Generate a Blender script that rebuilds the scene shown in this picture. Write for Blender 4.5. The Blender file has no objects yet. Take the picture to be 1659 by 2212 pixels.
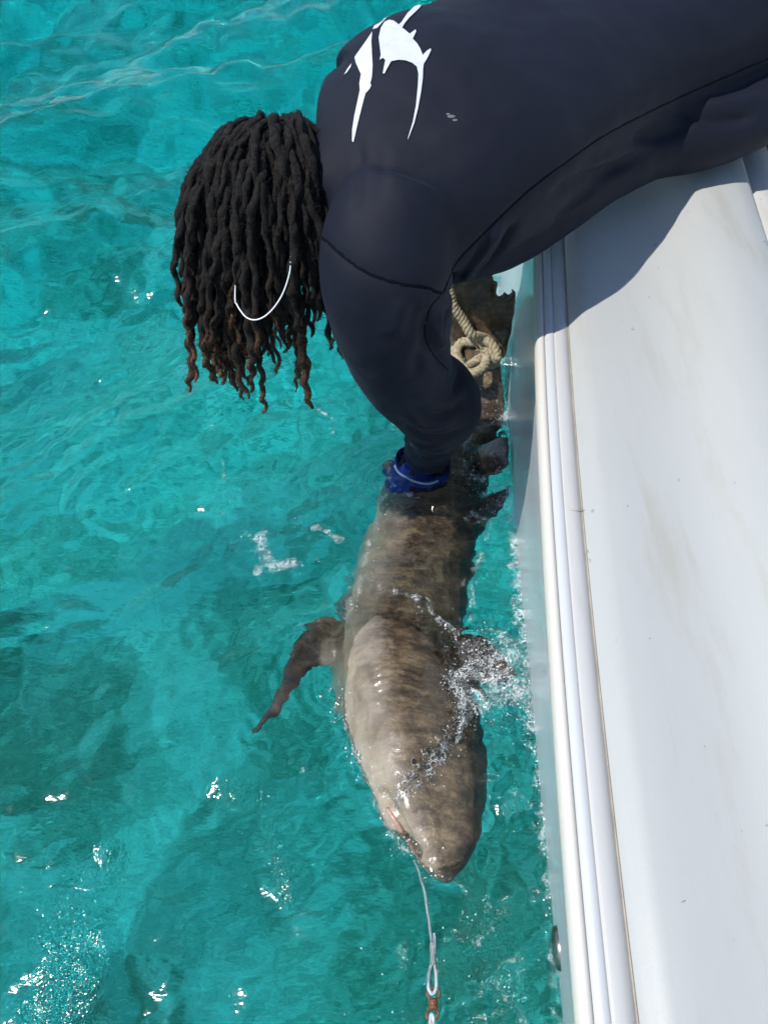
import bpy, bmesh, math, random
import numpy as np
from mathutils import Vector, Matrix, noise as mnoise
from mathutils.bvhtree import BVHTree

# ------------------------------------------------------------------ camera, sky, sun, exposure
sc = bpy.context.scene
COL = sc.collection
CAM_H = 1.42
PITCH = math.radians(53.0)
FPX = 1661.0                                    # focal length in pixels of a 1659 x 2212 picture
cam = bpy.data.cameras.new('camera')
cam_ob = bpy.data.objects.new('camera', cam)
COL.objects.link(cam_ob)
cam_ob.location = (0, 0, CAM_H)
cam_ob.rotation_euler = (math.pi / 2 - PITCH, 0, 0)
cam.sensor_fit = 'VERTICAL'
cam.sensor_height = 36.0
cam.lens = 36.0 * FPX / 2212.0
cam.clip_start = 0.02
cam.clip_end = 3000
sc.camera = cam_ob

SUN_DIR = Vector((-0.62, -0.16, 1.0)).normalized()
SUN_EL = math.asin(SUN_DIR.z)
world = bpy.data.worlds.new('World')
sc.world = world
world.use_nodes = True
wn = world.node_tree
sky = wn.nodes.new('ShaderNodeTexSky')
sky.sky_type = 'NISHITA'
sky.sun_disc = False
sky.dust_density = 0.25
sky.sun_elevation = SUN_EL
sky.sun_rotation = math.atan2(SUN_DIR.x, SUN_DIR.y)
wn.links.new(sky.outputs[0], wn.nodes['Background'].inputs[0])
wn.nodes['Background'].inputs[1].default_value = 0.15
sun = bpy.data.lights.new('sun', 'SUN')
sun.energy = 4.0
sun.angle = math.radians(0.53)
sun.color = (1.0, 0.96, 0.90)
sun_ob = bpy.data.objects.new('sun', sun)
COL.objects.link(sun_ob)
sun_ob.rotation_euler = SUN_DIR.to_track_quat('Z', 'Y').to_euler()
sc.view_settings.view_transform = 'Standard'
sc.view_settings.look = 'None'
sc.view_settings.gamma = 1.0
sc.view_settings.exposure = 0.0
sc.cycles.use_denoising = True
sc.cycles.max_bounces = 7
sc.cycles.transmission_bounces = 7
sc.cycles.use_adaptive_sampling = True
sc.cycles.adaptive_threshold = 0.03
sc.cycles.blur_glossy = 0.5
sc.cycles.sample_clamp_indirect = 40.0

# ------------------------------------------------------------------ helpers
RNG = np.random.default_rng(11)
random.seed(5)
SF = np.array([0, math.cos(PITCH), -math.sin(PITCH)])
SU = np.array([0, math.sin(PITCH), math.cos(PITCH)])


def ray(px, py):
    return SF + np.array([1, 0, 0]) * ((px - 829.5) / FPX) + SU * ((1106 - py) / FPX)


def P(px, py, z):                               # the point of height z metres seen at a picture position
    d = ray(px, py)
    return np.array([0, 0, CAM_H]) + d * ((z - CAM_H) / d[2])


def PT(px, py, t):
    return np.array([0, 0, CAM_H]) + ray(px, py) * t


def tag(o, label=None, cat=None, group=None, kind=None):
    if label: o['label'] = label
    if cat: o['category'] = cat
    if group: o['group'] = group
    if kind: o['kind'] = kind
    return o


def mk(name, V, F, mat=None, parent=None, smooth=True):
    me = bpy.data.meshes.new(name)
    me.from_pydata([tuple(map(float, v)) for v in V], [], [tuple(map(int, f)) for f in F])
    bm = bmesh.new(); bm.from_mesh(me)
    bmesh.ops.recalc_face_normals(bm, faces=bm.faces)
    bm.to_mesh(me); bm.free()
    if smooth: me.shade_smooth()
    if mat: me.materials.append(mat)
    o = bpy.data.objects.new(name, me)
    COL.objects.link(o)
    if parent: o.parent = parent
    return o


def empty(name, loc=(0, 0, 0)):
    o = bpy.data.objects.new(name, None)
    COL.objects.link(o)
    return o


def spline(pts, n):                             # Catmull-Rom through the points (any dimension)
    p = np.array(pts, float)
    p = np.vstack([2 * p[0] - p[1], p, 2 * p[-1] - p[-2]])
    m = len(p) - 3
    out = []
    for u in np.linspace(0, m, n):
        i = min(int(u), m - 1); t = u - i
        a, b, c, d = p[i], p[i + 1], p[i + 2], p[i + 3]
        out.append(.5 * ((2 * b) + (-a + c) * t + (2 * a - 5 * b + 4 * c - d) * t * t + (-a + 3 * b - 3 * c + d) * t ** 3))
    return np.array(out)


def frames(pts):
    pts = np.asarray(pts, float)
    T = np.gradient(pts, axis=0)
    T /= np.linalg.norm(T, axis=1, keepdims=True) + 1e-12
    u = np.cross(T[0], [0, 0, 1.0])
    if np.linalg.norm(u) < .05: u = np.cross(T[0], [1.0, 0, 0])
    u /= np.linalg.norm(u)
    U = [u]
    for i in range(1, len(pts)):
        u = U[-1] - T[i] * np.dot(U[-1], T[i])
        u /= np.linalg.norm(u) + 1e-12
        U.append(u)
    U = np.array(U)
    return T, U, np.cross(T, U)


def tube(pts, rad, n=10, caps=True):
    pts = np.asarray(pts, float)
    T, U, W = frames(pts)
    rad = np.broadcast_to(np.asarray(rad, float), (len(pts),)) if np.ndim(rad) < 2 else rad
    a = np.arange(n) * 2 * math.pi / n
    V, F = [], []
    for i in range(len(pts)):
        r = rad[i]
        V += list(pts[i] + (np.cos(a)[:, None] * U[i] + np.sin(a)[:, None] * W[i]) * (r[:, None] if np.ndim(r) else r))
    for i in range(len(pts) - 1):
        for j in range(n):
            k = (j + 1) % n
            F.append((i * n + j, i * n + k, (i + 1) * n + k, (i + 1) * n + j))
    if caps:
        F.append(tuple(range(n - 1, -1, -1)))
        b = (len(pts) - 1) * n
        F.append(tuple(range(b, b + n)))
    return V, F


def rings(R, caps=True):                        # skin a list of rings of equal count
    n = len(R[0]); V = [v for r in R for v in r]; F = []
    for i in range(len(R) - 1):
        for j in range(n):
            k = (j + 1) % n
            F.append((i * n + j, i * n + k, (i + 1) * n + k, (i + 1) * n + j))
    if caps:
        F.append(tuple(range(n - 1, -1, -1)))
        b = (len(R) - 1) * n
        F.append(tuple(range(b, b + n)))
    return V, F


def join(*parts):
    V, F = [], []
    for v, f in parts:
        k = len(V)
        V += list(v)
        F += [tuple(i + k for i in q) for q in f]
    return V, F


def ellipsoid(c, ax, n=24, m=14):               # ax: three axis vectors
    c = np.array(c, float); ax = [np.array(a, float) for a in ax]
    R = []
    for i in range(m + 1):
        t = math.pi * (i + .02) / (m + .04)
        R.append([c + ax[2] * math.cos(t) + math.sin(t) * (ax[0] * math.cos(2 * math.pi * j / n) + ax[1] * math.sin(2 * math.pi * j / n)) for j in range(n)])
    return rings(R)


def box(c, s):
    c = np.array(c); s = np.array(s) / 2
    V = [c + s * np.array([a, b, d]) for a in (-1, 1) for b in (-1, 1) for d in (-1, 1)]
    F = [(0, 1, 3, 2), (4, 6, 7, 5), (0, 4, 5, 1), (2, 3, 7, 6), (0, 2, 6, 4), (1, 5, 7, 3)]
    return V, F


def remesh(o, voxel, smooth=8, factor=.5):
    m = o.modifiers.new('r', 'REMESH'); m.mode = 'VOXEL'; m.voxel_size = voxel; m.use_smooth_shade = True
    if smooth:
        s = o.modifiers.new('s', 'SMOOTH'); s.factor = factor; s.iterations = smooth
    dg = bpy.context.evaluated_depsgraph_get()
    me = bpy.data.meshes.new_from_object(o.evaluated_get(dg))
    old = o.data
    o.modifiers.clear()
    me.name = o.name
    o.data = me
    bpy.data.meshes.remove(old)
    me.shade_smooth()
    return o


def co_get(me):
    a = np.empty(len(me.vertices) * 3); me.vertices.foreach_get('co', a)
    return a.reshape(-1, 3)


def no_get(me):
    a = np.empty(len(me.vertices) * 3); me.vertices.foreach_get('normal', a)
    return a.reshape(-1, 3)


def co_set(me, a):
    me.vertices.foreach_set('co', np.ascontiguousarray(a, dtype=float).ravel()); me.update()


def attr(me, name, val):
    a = me.attributes.new(name, 'FLOAT', 'POINT')
    a.data.foreach_set('value', np.ascontiguousarray(val, dtype=np.float32))


_perm = np.random.default_rng(77).permutation(256)
_perm = np.concatenate([_perm, _perm, _perm])
_grad = np.random.default_rng(78).normal(size=(256, 3))
_grad /= np.linalg.norm(_grad, axis=1, keepdims=True)


def perlin(p):                                  # p (..., 3) -> about -1..1
    p = np.asarray(p, float)
    i = np.floor(p).astype(int); f = p - i
    i &= 255
    w = f * f * f * (f * (f * 6 - 15) + 10)
    r = 0
    for dx in (0, 1):
        for dy in (0, 1):
            for dz in (0, 1):
                h = _perm[_perm[_perm[i[..., 0] + dx] + i[..., 1] + dy] + i[..., 2] + dz]
                g = _grad[h]
                d = g[..., 0] * (f[..., 0] - dx) + g[..., 1] * (f[..., 1] - dy) + g[..., 2] * (f[..., 2] - dz)
                r = r + d * (w[..., 0] if dx else 1 - w[..., 0]) * (w[..., 1] if dy else 1 - w[..., 1]) * (w[..., 2] if dz else 1 - w[..., 2])
    return r * 1.6


def noise2(X, Y, s, z=0.0, ang=0.0, stretch=1.0):
    c, n = math.cos(ang), math.sin(ang)
    a = (X * c + Y * n) / (s * stretch); b = (-X * n + Y * c) / s
    return perlin(np.stack([a, b, np.full_like(a, z)], -1))


def seg_dist(p, line):                          # distance of points (N,k) to a polyline, and the nearest parameter
    best = np.full(len(p), 1e9); par = np.zeros(len(p))
    line = np.asarray(line, float)
    L = 0
    for a, b in zip(line[:-1], line[1:]):
        d = b - a; l = np.dot(d, d) + 1e-15
        t = np.clip(((p - a) @ d) / l, 0, 1)
        q = np.linalg.norm(p - (a + t[:, None] * d), axis=1)
        m = q < best
        best[m] = q[m]; par[m] = L + t[m] * math.sqrt(l)
        L += math.sqrt(l)
    return best, par / max(L, 1e-9)


# ------------------------------------------------------------------ materials
def new_mat(name):
    m = bpy.data.materials.new(name); m.use_nodes = True
    return m, m.node_tree, m.node_tree.nodes['Principled BSDF']


def nd(t, typ, **kw):
    n = t.nodes.new(typ)
    for k, v in kw.items():
        if k in n.inputs: n.inputs[k].default_value = v
        else: setattr(n, k, v)
    return n


def ramp(t, src, stops):
    r = t.nodes.new('ShaderNodeValToRGB')
    e = r.color_ramp.elements
    while len(e) < len(stops): e.new(.5)
    for q, (p, c) in zip(e, stops):
        q.position = p; q.color = (*c, 1) if len(c) == 3 else c
    t.links.new(src, r.inputs[0])
    return r.outputs[0]


def simple(name, color, rough=.5, var=.12, scale=12, bump=0.0, bscale=60, metal=0.0, coat=0.0, spec=.5, detail=5):
    m, t, b = new_mat(name)
    tc = nd(t, 'ShaderNodeTexCoord')
    n = nd(t, 'ShaderNodeTexNoise', Scale=scale, Detail=float(detail))
    t.links.new(tc.outputs['Object'], n.inputs['Vector'])
    lo = tuple(max(0, c * (1 - var)) for c in color); hi = tuple(min(1, c * (1 + var)) for c in color)
    t.links.new(ramp(t, n.outputs[0], [(.3, lo), (.7, hi)]), b.inputs['Base Color'])
    b.inputs['Roughness'].default_value = rough
    b.inputs['Metallic'].default_value = metal
    b.inputs['Coat Weight'].default_value = coat
    b.inputs['Specular IOR Level'].default_value = spec
    if bump:
        n2 = nd(t, 'ShaderNodeTexNoise', Scale=bscale, Detail=4.0)
        t.links.new(tc.outputs['Object'], n2.inputs['Vector'])
        bp = nd(t, 'ShaderNodeBump', Strength=1.0, Distance=bump)
        t.links.new(n2.outputs[0], bp.inputs['Height'])
        t.links.new(bp.outputs[0], b.inputs['Normal'])
    return m


# boat gelcoat: off-white with faint dirt streaks along the boat, chips and fine texture
def gelcoat(name, base, rough=.35, dirt=.10, nonskid=0.0):
    m, t, b = new_mat(name)
    tc = nd(t, 'ShaderNodeTexCoord')
    mp = nd(t, 'ShaderNodeMapping'); mp.inputs['Scale'].default_value = (9, 1.3, 9)
    t.links.new(tc.outputs['Object'], mp.inputs['Vector'])
    n = nd(t, 'ShaderNodeTexNoise', Scale=2.2, Detail=7.0, Roughness=.65)
    t.links.new(mp.outputs[0], n.inputs['Vector'])
    d = tuple(c * (1 - dirt) * k for c, k in zip(base, (1.0, .965, .90)))
    col = ramp(t, n.outputs[0], [(.28, d), (.46, base), (.75, tuple(min(1, c * 1.03) for c in base))])
    sp = nd(t, 'ShaderNodeTexNoise', Scale=46.0, Detail=2.0)
    t.links.new(tc.outputs['Object'], sp.inputs['Vector'])
    spk = ramp(t, sp.outputs[0], [(.225, (.45, .42, .38)), (.255, (1, 1, 1))])
    mx = nd(t, 'ShaderNodeMix', data_type='RGBA', blend_type='MULTIPLY')
    mx.inputs[0].default_value = .55
    t.links.new(col, mx.inputs[6]); t.links.new(spk, mx.inputs[7])
    t.links.new(mx.outputs[2], b.inputs['Base Color'])
    b.inputs['Roughness'].default_value = rough
    b.inputs['Coat Weight'].default_value = .05
    n3 = nd(t, 'ShaderNodeTexNoise', Scale=220.0, Detail=3.0)
    t.links.new(tc.outputs['Object'], n3.inputs['Vector'])
    bp = nd(t, 'ShaderNodeBump', Strength=.5, Distance=.0003 + nonskid)
    t.links.new(n3.outputs[0], bp.inputs['Height'])
    n4 = nd(t, 'ShaderNodeTexNoise', Scale=7.0, Detail=3.0)
    t.links.new(tc.outputs['Object'], n4.inputs['Vector'])
    bp2 = nd(t, 'ShaderNodeBump', Strength=.25, Distance=.004)
    t.links.new(n4.outputs[0], bp2.inputs['Height']); t.links.new(bp.outputs[0], bp2.inputs['Normal'])
    t.links.new(bp2.outputs[0], b.inputs['Normal'])
    return m


M_HULL = gelcoat('hull_gelcoat', (.66, .69, .71), .22, .06)
M_CAP = gelcoat('cap_gelcoat', (.474, .484, .464), .45, .08, .0)
M_RAIL = gelcoat('rail_rubber', (.68, .65, .58), .45, .08)
M_STRIP = gelcoat('strip_gelcoat', (.60, .61, .605), .4, .04)
M_STRIP2 = gelcoat('ledge_gelcoat', (.575, .567, .545), .4, .10)
M_DECK = gelcoat('deck_gelcoat', (.6, .6, .56), .6, .14, .0008)
M_SCUFF = simple('grey_scuff', (.30, .30, .29), .8, .3, 80)
M_CAULK = simple('caulk', (.46, .40, .31), .8, .25, 30)


def cloth(name, color, sheen=.3):
    m, t, b = new_mat(name)
    tc = nd(t, 'ShaderNodeTexCoord')
    n = nd(t, 'ShaderNodeTexNoise', Scale=5.0, Detail=5.0)
    t.links.new(tc.outputs['Object'], n.inputs['Vector'])
    t.links.new(ramp(t, n.outputs[0], [(.3, tuple(c * .86 for c in color)), (.7, tuple(c * 1.12 for c in color))]), b.inputs['Base Color'])
    b.inputs['Roughness'].default_value = .72
    b.inputs['Specular IOR Level'].default_value = .3
    b.inputs['Sheen Weight'].default_value = sheen
    b.inputs['Sheen Roughness'].default_value = .45
    b.inputs['Sheen Tint'].default_value = (.5, .55, .8, 1)
    w = nd(t, 'ShaderNodeTexNoise', Scale=900.0, Detail=2.0)
    t.links.new(tc.outputs['Object'], w.inputs['Vector'])
    bp = nd(t, 'ShaderNodeBump', Strength=.6, Distance=.0005)
    t.links.new(w.outputs[0], bp.inputs['Height'])
    w2 = nd(t, 'ShaderNodeTexNoise', Scale=16.0, Detail=3.0)
    t.links.new(tc.outputs['Object'], w2.inputs['Vector'])
    b2 = nd(t, 'ShaderNodeBump', Strength=.35, Distance=.006)
    t.links.new(w2.outputs[0], b2.inputs['Height']); t.links.new(bp.outputs[0], b2.inputs['Normal'])
    t.links.new(b2.outputs[0], b.inputs['Normal'])
    return m


M_SHIRT = cloth('navy_knit', (.0050, .0068, .0165), .05)
M_SEAM = simple("seam_thread", (.004, .005, .010), .9, .2, 200, spec=.1)
M_PRINT = simple('white_print', (.64, .66, .70), .6, .06, 60)
M_SHORTS = cloth('grey_shorts', (.05, .055, .06), .2)
M_SKIN = simple('brown_skin', (.16, .085, .05), .45, .15, 20, .0006, 300)
M_GLOVE = simple('blue_glove', (.010, .042, .30), .6, .25, 40, .0008, 500)
M_GLOVE_D = simple('black_glove_trim', (.012, .014, .02), .7, .2, 40)
M_GLOVE_W = simple('white_glove_trim', (.62, .70, .76), .6, .1, 40)
M_LENS = simple('dark_lens', (.01, .02, .022), .08, .1, 10)
M_CORD = simple('white_cable', (.85, .86, .86), .3, .02, 10)
M_METAL = simple('weathered_steel', (.30, .29, .27), .32, .3, 60, metal=1.0)
M_DARK = simple('dark_opening', (.02, .02, .02), .6)
M_RUST = simple('rusty_steel', (.22, .085, .045), .5, .5, 220, .0004, 700, metal=.35)
M_BRASS = simple('brass_wire', (.33, .20, .06), .35, .3, 160, metal=.8)
M_CRIMP = simple('crimp_sleeve', (.62, .60, .58), .35, .2, 300, metal=.4)


def hair_mat():
    m, t, b = new_mat('dreadlock_hair')
    at = nd(t, 'ShaderNodeAttribute', attribute_name='along')
    tc = nd(t, 'ShaderNodeTexCoord')
    n = nd(t, 'ShaderNodeTexNoise', Scale=150.0, Detail=6.0, Roughness=.75)
    t.links.new(tc.outputs['Object'], n.inputs['Vector'])
    base = ramp(t, at.outputs['Fac'], [(.25, (.009, .0075, .0065)), (.55, (.020, .013, .009)), (.85, (.115, .060, .032))])
    mx = nd(t, 'ShaderNodeMix', data_type='RGBA', blend_type='MULTIPLY'); mx.inputs[0].default_value = 1
    t.links.new(base, mx.inputs[6])
    t.links.new(ramp(t, n.outputs[0], [(.36, (.25, .24, .23)), (.52, (.9, .85, .8)), (.66, (3.0, 2.6, 2.2))]), mx.inputs[7])
    t.links.new(mx.outputs[2], b.inputs['Base Color'])
    b.inputs['Roughness'].default_value = .75
    b.inputs['Specular IOR Level'].default_value = .25
    b.inputs['Sheen Weight'].default_value = .04
    n2 = nd(t, 'ShaderNodeTexNoise', Scale=420.0, Detail=4.0)
    t.links.new(tc.outputs['Object'], n2.inputs['Vector'])
    bp = nd(t, 'ShaderNodeBump', Strength=1.0, Distance=.003)
    t.links.new(n2.outputs[0], bp.inputs['Height'])
    t.links.new(bp.outputs[0], b.inputs['Normal'])
    return m


M_HAIR = hair_mat()


def rope_mat():
    m, t, b = new_mat('natural_rope')
    tc = nd(t, 'ShaderNodeTexCoord')
    n = nd(t, 'ShaderNodeTexNoise', Scale=120.0, Detail=6.0, Roughness=.7)
    t.links.new(tc.outputs['Object'], n.inputs['Vector'])
    t.links.new(ramp(t, n.outputs[0], [(.3, (.20, .16, .09)), (.55, (.46, .39, .26)), (.75, (.62, .55, .42))]), b.inputs['Base Color'])
    b.inputs['Roughness'].default_value = .8
    n2 = nd(t, 'ShaderNodeTexNoise', Scale=700.0, Detail=3.0)
    t.links.new(tc.outputs['Object'], n2.inputs['Vector'])
    bp = nd(t, 'ShaderNodeBump', Strength=1.0, Distance=.0015)
    t.links.new(n2.outputs[0], bp.inputs['Height']); t.links.new(bp.outputs[0], b.inputs['Normal'])
    return m


M_ROPE = rope_mat()


def clear_line():
    m, t, b = new_mat('pale_monofilament')
    b.inputs['Base Color'].default_value = (.62, .74, .78, 1)
    b.inputs['Roughness'].default_value = .2
    b.inputs['Transmission Weight'].default_value = .35
    b.inputs['IOR'].default_value = 1.45
    return m


M_LINE = clear_line()


def shark_mat():
    m, t, b = new_mat('shark_skin')
    tc = nd(t, 'ShaderNodeTexCoord')
    at = nd(t, 'ShaderNodeAttribute', attribute_name='belly')
    mpp = nd(t, 'ShaderNodeMapping'); mpp.inputs['Scale'].default_value = (1, 1.9, 1)  # skin mottling plus ripple-light streaks put into the colour, stretched across the body
    t.links.new(tc.outputs['Object'], mpp.inputs['Vector'])
    n = nd(t, 'ShaderNodeTexNoise', Scale=13.0, Detail=10.0, Roughness=.80)
    t.links.new(mpp.outputs[0], n.inputs['Vector'])
    back = ramp(t, n.outputs[0], [(.36, (.024, .015, .008)), (.47, (.080, .053, .029)), (.55, (.165, .116, .066)), (.66, (.34, .25, .155))])
    n1 = nd(t, 'ShaderNodeTexNoise', Scale=14.0, Detail=5.0)
    t.links.new(tc.outputs['Object'], n1.inputs['Vector'])
    pale = ramp(t, n1.outputs[0], [(.3, (.26, .205, .14)), (.7, (.48, .40, .305))])
    add = nd(t, 'ShaderNodeMath', operation='MULTIPLY_ADD'); add.inputs[1].default_value = .35
    t.links.new(n.outputs[0], add.inputs[0]); t.links.new(at.outputs['Fac'], add.inputs[2])
    f = ramp(t, add.outputs[0], [(.42, (0, 0, 0)), (.95, (1, 1, 1))])
    mx = nd(t, 'ShaderNodeMix', data_type='RGBA')
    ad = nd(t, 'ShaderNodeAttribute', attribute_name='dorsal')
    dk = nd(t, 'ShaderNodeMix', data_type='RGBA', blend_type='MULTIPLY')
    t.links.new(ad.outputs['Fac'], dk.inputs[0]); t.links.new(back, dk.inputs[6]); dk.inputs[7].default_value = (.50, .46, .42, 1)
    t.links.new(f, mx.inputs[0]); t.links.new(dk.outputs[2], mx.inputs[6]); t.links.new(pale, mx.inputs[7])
    t.links.new(mx.outputs[2], b.inputs['Base Color'])
    b.inputs['Roughness'].default_value = .36
    b.inputs['Coat Weight'].default_value = .7
    b.inputs['Coat Roughness'].default_value = .10
    n2 = nd(t, 'ShaderNodeTexNoise', Scale=160.0, Detail=5.0)
    t.links.new(tc.outputs['Object'], n2.inputs['Vector'])
    bp = nd(t, 'ShaderNodeBump', Strength=.7, Distance=.0012)
    t.links.new(n2.outputs[0], bp.inputs['Height'])
    n3 = nd(t, 'ShaderNodeTexNoise', Scale=42.0, Detail=4.0)
    t.links.new(tc.outputs['Object'], n3.inputs['Vector'])
    bp2 = nd(t, 'ShaderNodeBump', Strength=.6, Distance=.005)
    t.links.new(n3.outputs[0], bp2.inputs['Height']); t.links.new(bp.outputs[0], bp2.inputs['Normal'])
    t.links.new(bp2.outputs[0], b.inputs['Normal'])
    t.links.new(bp2.outputs[0], b.inputs['Coat Normal'])
    return m


M_SHARK = shark_mat()
M_EYE_RIM = simple('shark_eye_rim', (.30, .25, .17), .3, .3, 300, coat=.5)
M_EYE = simple('shark_eye', (.006, .006, .006), .05, .1, 10, coat=1.0)
M_MOUTH = simple('shark_lip', (.50, .30, .24), .3, .25, 120, coat=.4)


def water_mat():
    m = bpy.data.materials.new('sea_water'); m.use_nodes = True
    t = m.node_tree; t.nodes.clear()
    out = nd(t, 'ShaderNodeOutputMaterial')
    g = nd(t, 'ShaderNodeBsdfGlass', IOR=1.33, Roughness=.09)
    tc = nd(t, 'ShaderNodeTexCoord')
    mp = nd(t, 'ShaderNodeMapping'); mp.inputs['Rotation'].default_value = (0, 0, math.radians(-28)); mp.inputs['Scale'].default_value = (.45, 1, 1)
    t.links.new(tc.outputs['Object'], mp.inputs['Vector'])
    n1 = nd(t, 'ShaderNodeTexNoise', Scale=58.0, Detail=2.0)
    t.links.new(mp.outputs[0], n1.inputs['Vector'])
    b1 = nd(t, 'ShaderNodeBump', Strength=1.0, Distance=.0021)
    t.links.new(n1.outputs[0], b1.inputs['Height'])
    ac = nd(t, 'ShaderNodeAttribute', attribute_name='gust')
    n5 = nd(t, 'ShaderNodeTexNoise', Scale=120.0, Detail=1.0, Distortion=.6)
    t.links.new(tc.outputs['Object'], n5.inputs['Vector'])
    hm = nd(t, 'ShaderNodeMath', operation='MULTIPLY'); t.links.new(n5.outputs[0], hm.inputs[0]); t.links.new(ac.outputs['Fac'], hm.inputs[1])
    b5 = nd(t, 'ShaderNodeBump', Strength=1.0, Distance=.0045)
    t.links.new(hm.outputs[0], b5.inputs['Height']); t.links.new(b1.outputs[0], b5.inputs['Normal'])
    t.links.new(b5.outputs[0], g.inputs['Normal'])
    # foam: a lace of bubbles where the foam attribute says the water is churned
    at = nd(t, 'ShaderNodeAttribute', attribute_name='foam')
    nw = nd(t, 'ShaderNodeTexNoise', Scale=30.0, Detail=3.0)
    t.links.new(tc.outputs['Object'], nw.inputs['Vector'])
    dis = nd(t, 'ShaderNodeMix', data_type='RGBA', blend_type='LINEAR_LIGHT'); dis.inputs[0].default_value = .03
    t.links.new(tc.outputs['Object'], dis.inputs[6]); t.links.new(nw.outputs['Color'], dis.inputs[7])
    v = nd(t, 'ShaderNodeTexVoronoi', Scale=72.0, feature='DISTANCE_TO_EDGE')
    t.links.new(dis.outputs[2], v.inputs['Vector'])
    v2 = nd(t, 'ShaderNodeTexVoronoi', Scale=165.0, feature='DISTANCE_TO_EDGE')
    t.links.new(dis.outputs[2], v2.inputs['Vector'])
    mn = nd(t, 'ShaderNodeMath', operation='MINIMUM')
    t.links.new(v.outputs['Distance'], mn.inputs[0]); t.links.new(v2.outputs['Distance'], mn.inputs[1])
    nf = nd(t, 'ShaderNodeTexNoise', Scale=38.0, Detail=6.0, Roughness=.65)
    t.links.new(tc.outputs['Object'], nf.inputs['Vector'])
    ma = nd(t, 'ShaderNodeMath', operation='MULTIPLY_ADD'); ma.inputs[1].default_value = 1.5; ma.inputs[2].default_value = -1.0
    t.links.new(nf.outputs[0], ma.inputs[0])
    ad = nd(t, 'ShaderNodeMath', operation='ADD')
    t.links.new(at.outputs['Fac'], ad.inputs[0]); t.links.new(ma.outputs[0], ad.inputs[1])
    mr = nd(t, 'ShaderNodeMapRange'); mr.inputs[1].default_value = .22; mr.inputs[2].default_value = .9; mr.inputs[3].default_value = 0; mr.inputs[4].default_value = .17
    t.links.new(ad.outputs[0], mr.inputs[0])
    lt = nd(t, 'ShaderNodeMath', operation='SUBTRACT')
    t.links.new(mr.outputs[0], lt.inputs[0]); t.links.new(mn.outputs[0], lt.inputs[1])
    mr2 = nd(t, 'ShaderNodeMapRange'); mr2.inputs[1].default_value = -.02; mr2.inputs[2].default_value = .05; mr2.inputs[3].default_value = 0; mr2.inputs[4].default_value = .66
    t.links.new(lt.outputs[0], mr2.inputs[0])
    gate = nd(t, 'ShaderNodeMath', operation='GREATER_THAN'); gate.inputs[1].default_value = .004
    t.links.new(mr.outputs[0], gate.inputs[0])
    fm = nd(t, 'ShaderNodeMath', operation='MULTIPLY')
    t.links.new(mr2.outputs[0], fm.inputs[0]); t.links.new(gate.outputs[0], fm.inputs[1])
    fo = nd(t, 'ShaderNodeBsdfPrincipled'); fo.inputs['Base Color'].default_value = (.78, .83, .84, 1); fo.inputs['Roughness'].default_value = .25
    mix = nd(t, 'ShaderNodeMixShader')
    t.links.new(fm.outputs[0], mix.inputs[0]); t.links.new(g.outputs[0], mix.inputs[1]); t.links.new(fo.outputs[0], mix.inputs[2])
    t.links.new(mix.outputs[0], out.inputs['Surface'])
    va = nd(t, 'ShaderNodeVolumeAbsorption', Density=.80)
    va.inputs['Color'].default_value = (.04, .945, .962, 1)
    t.links.new(va.outputs[0], out.inputs['Volume'])
    return m


M_WATER = water_mat()


def droplet_mat():
    m = bpy.data.materials.new('droplet_water'); m.use_nodes = True
    t = m.node_tree; b = t.nodes['Principled BSDF']
    b.inputs['Base Color'].default_value = (.92, .95, .96, 1)
    b.inputs['Roughness'].default_value = .04
    b.inputs['Transmission Weight'].default_value = .92
    b.inputs['IOR'].default_value = 1.33
    return m


M_DROP = droplet_mat()
M_BUB = M_DROP.copy(); M_BUB.name = 'white_bubble'
M_BUB.node_tree.nodes['Principled BSDF'].inputs['Transmission Weight'].default_value = .35
M_BUB.node_tree.nodes['Principled BSDF'].inputs['Roughness'].default_value = .15


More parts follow.
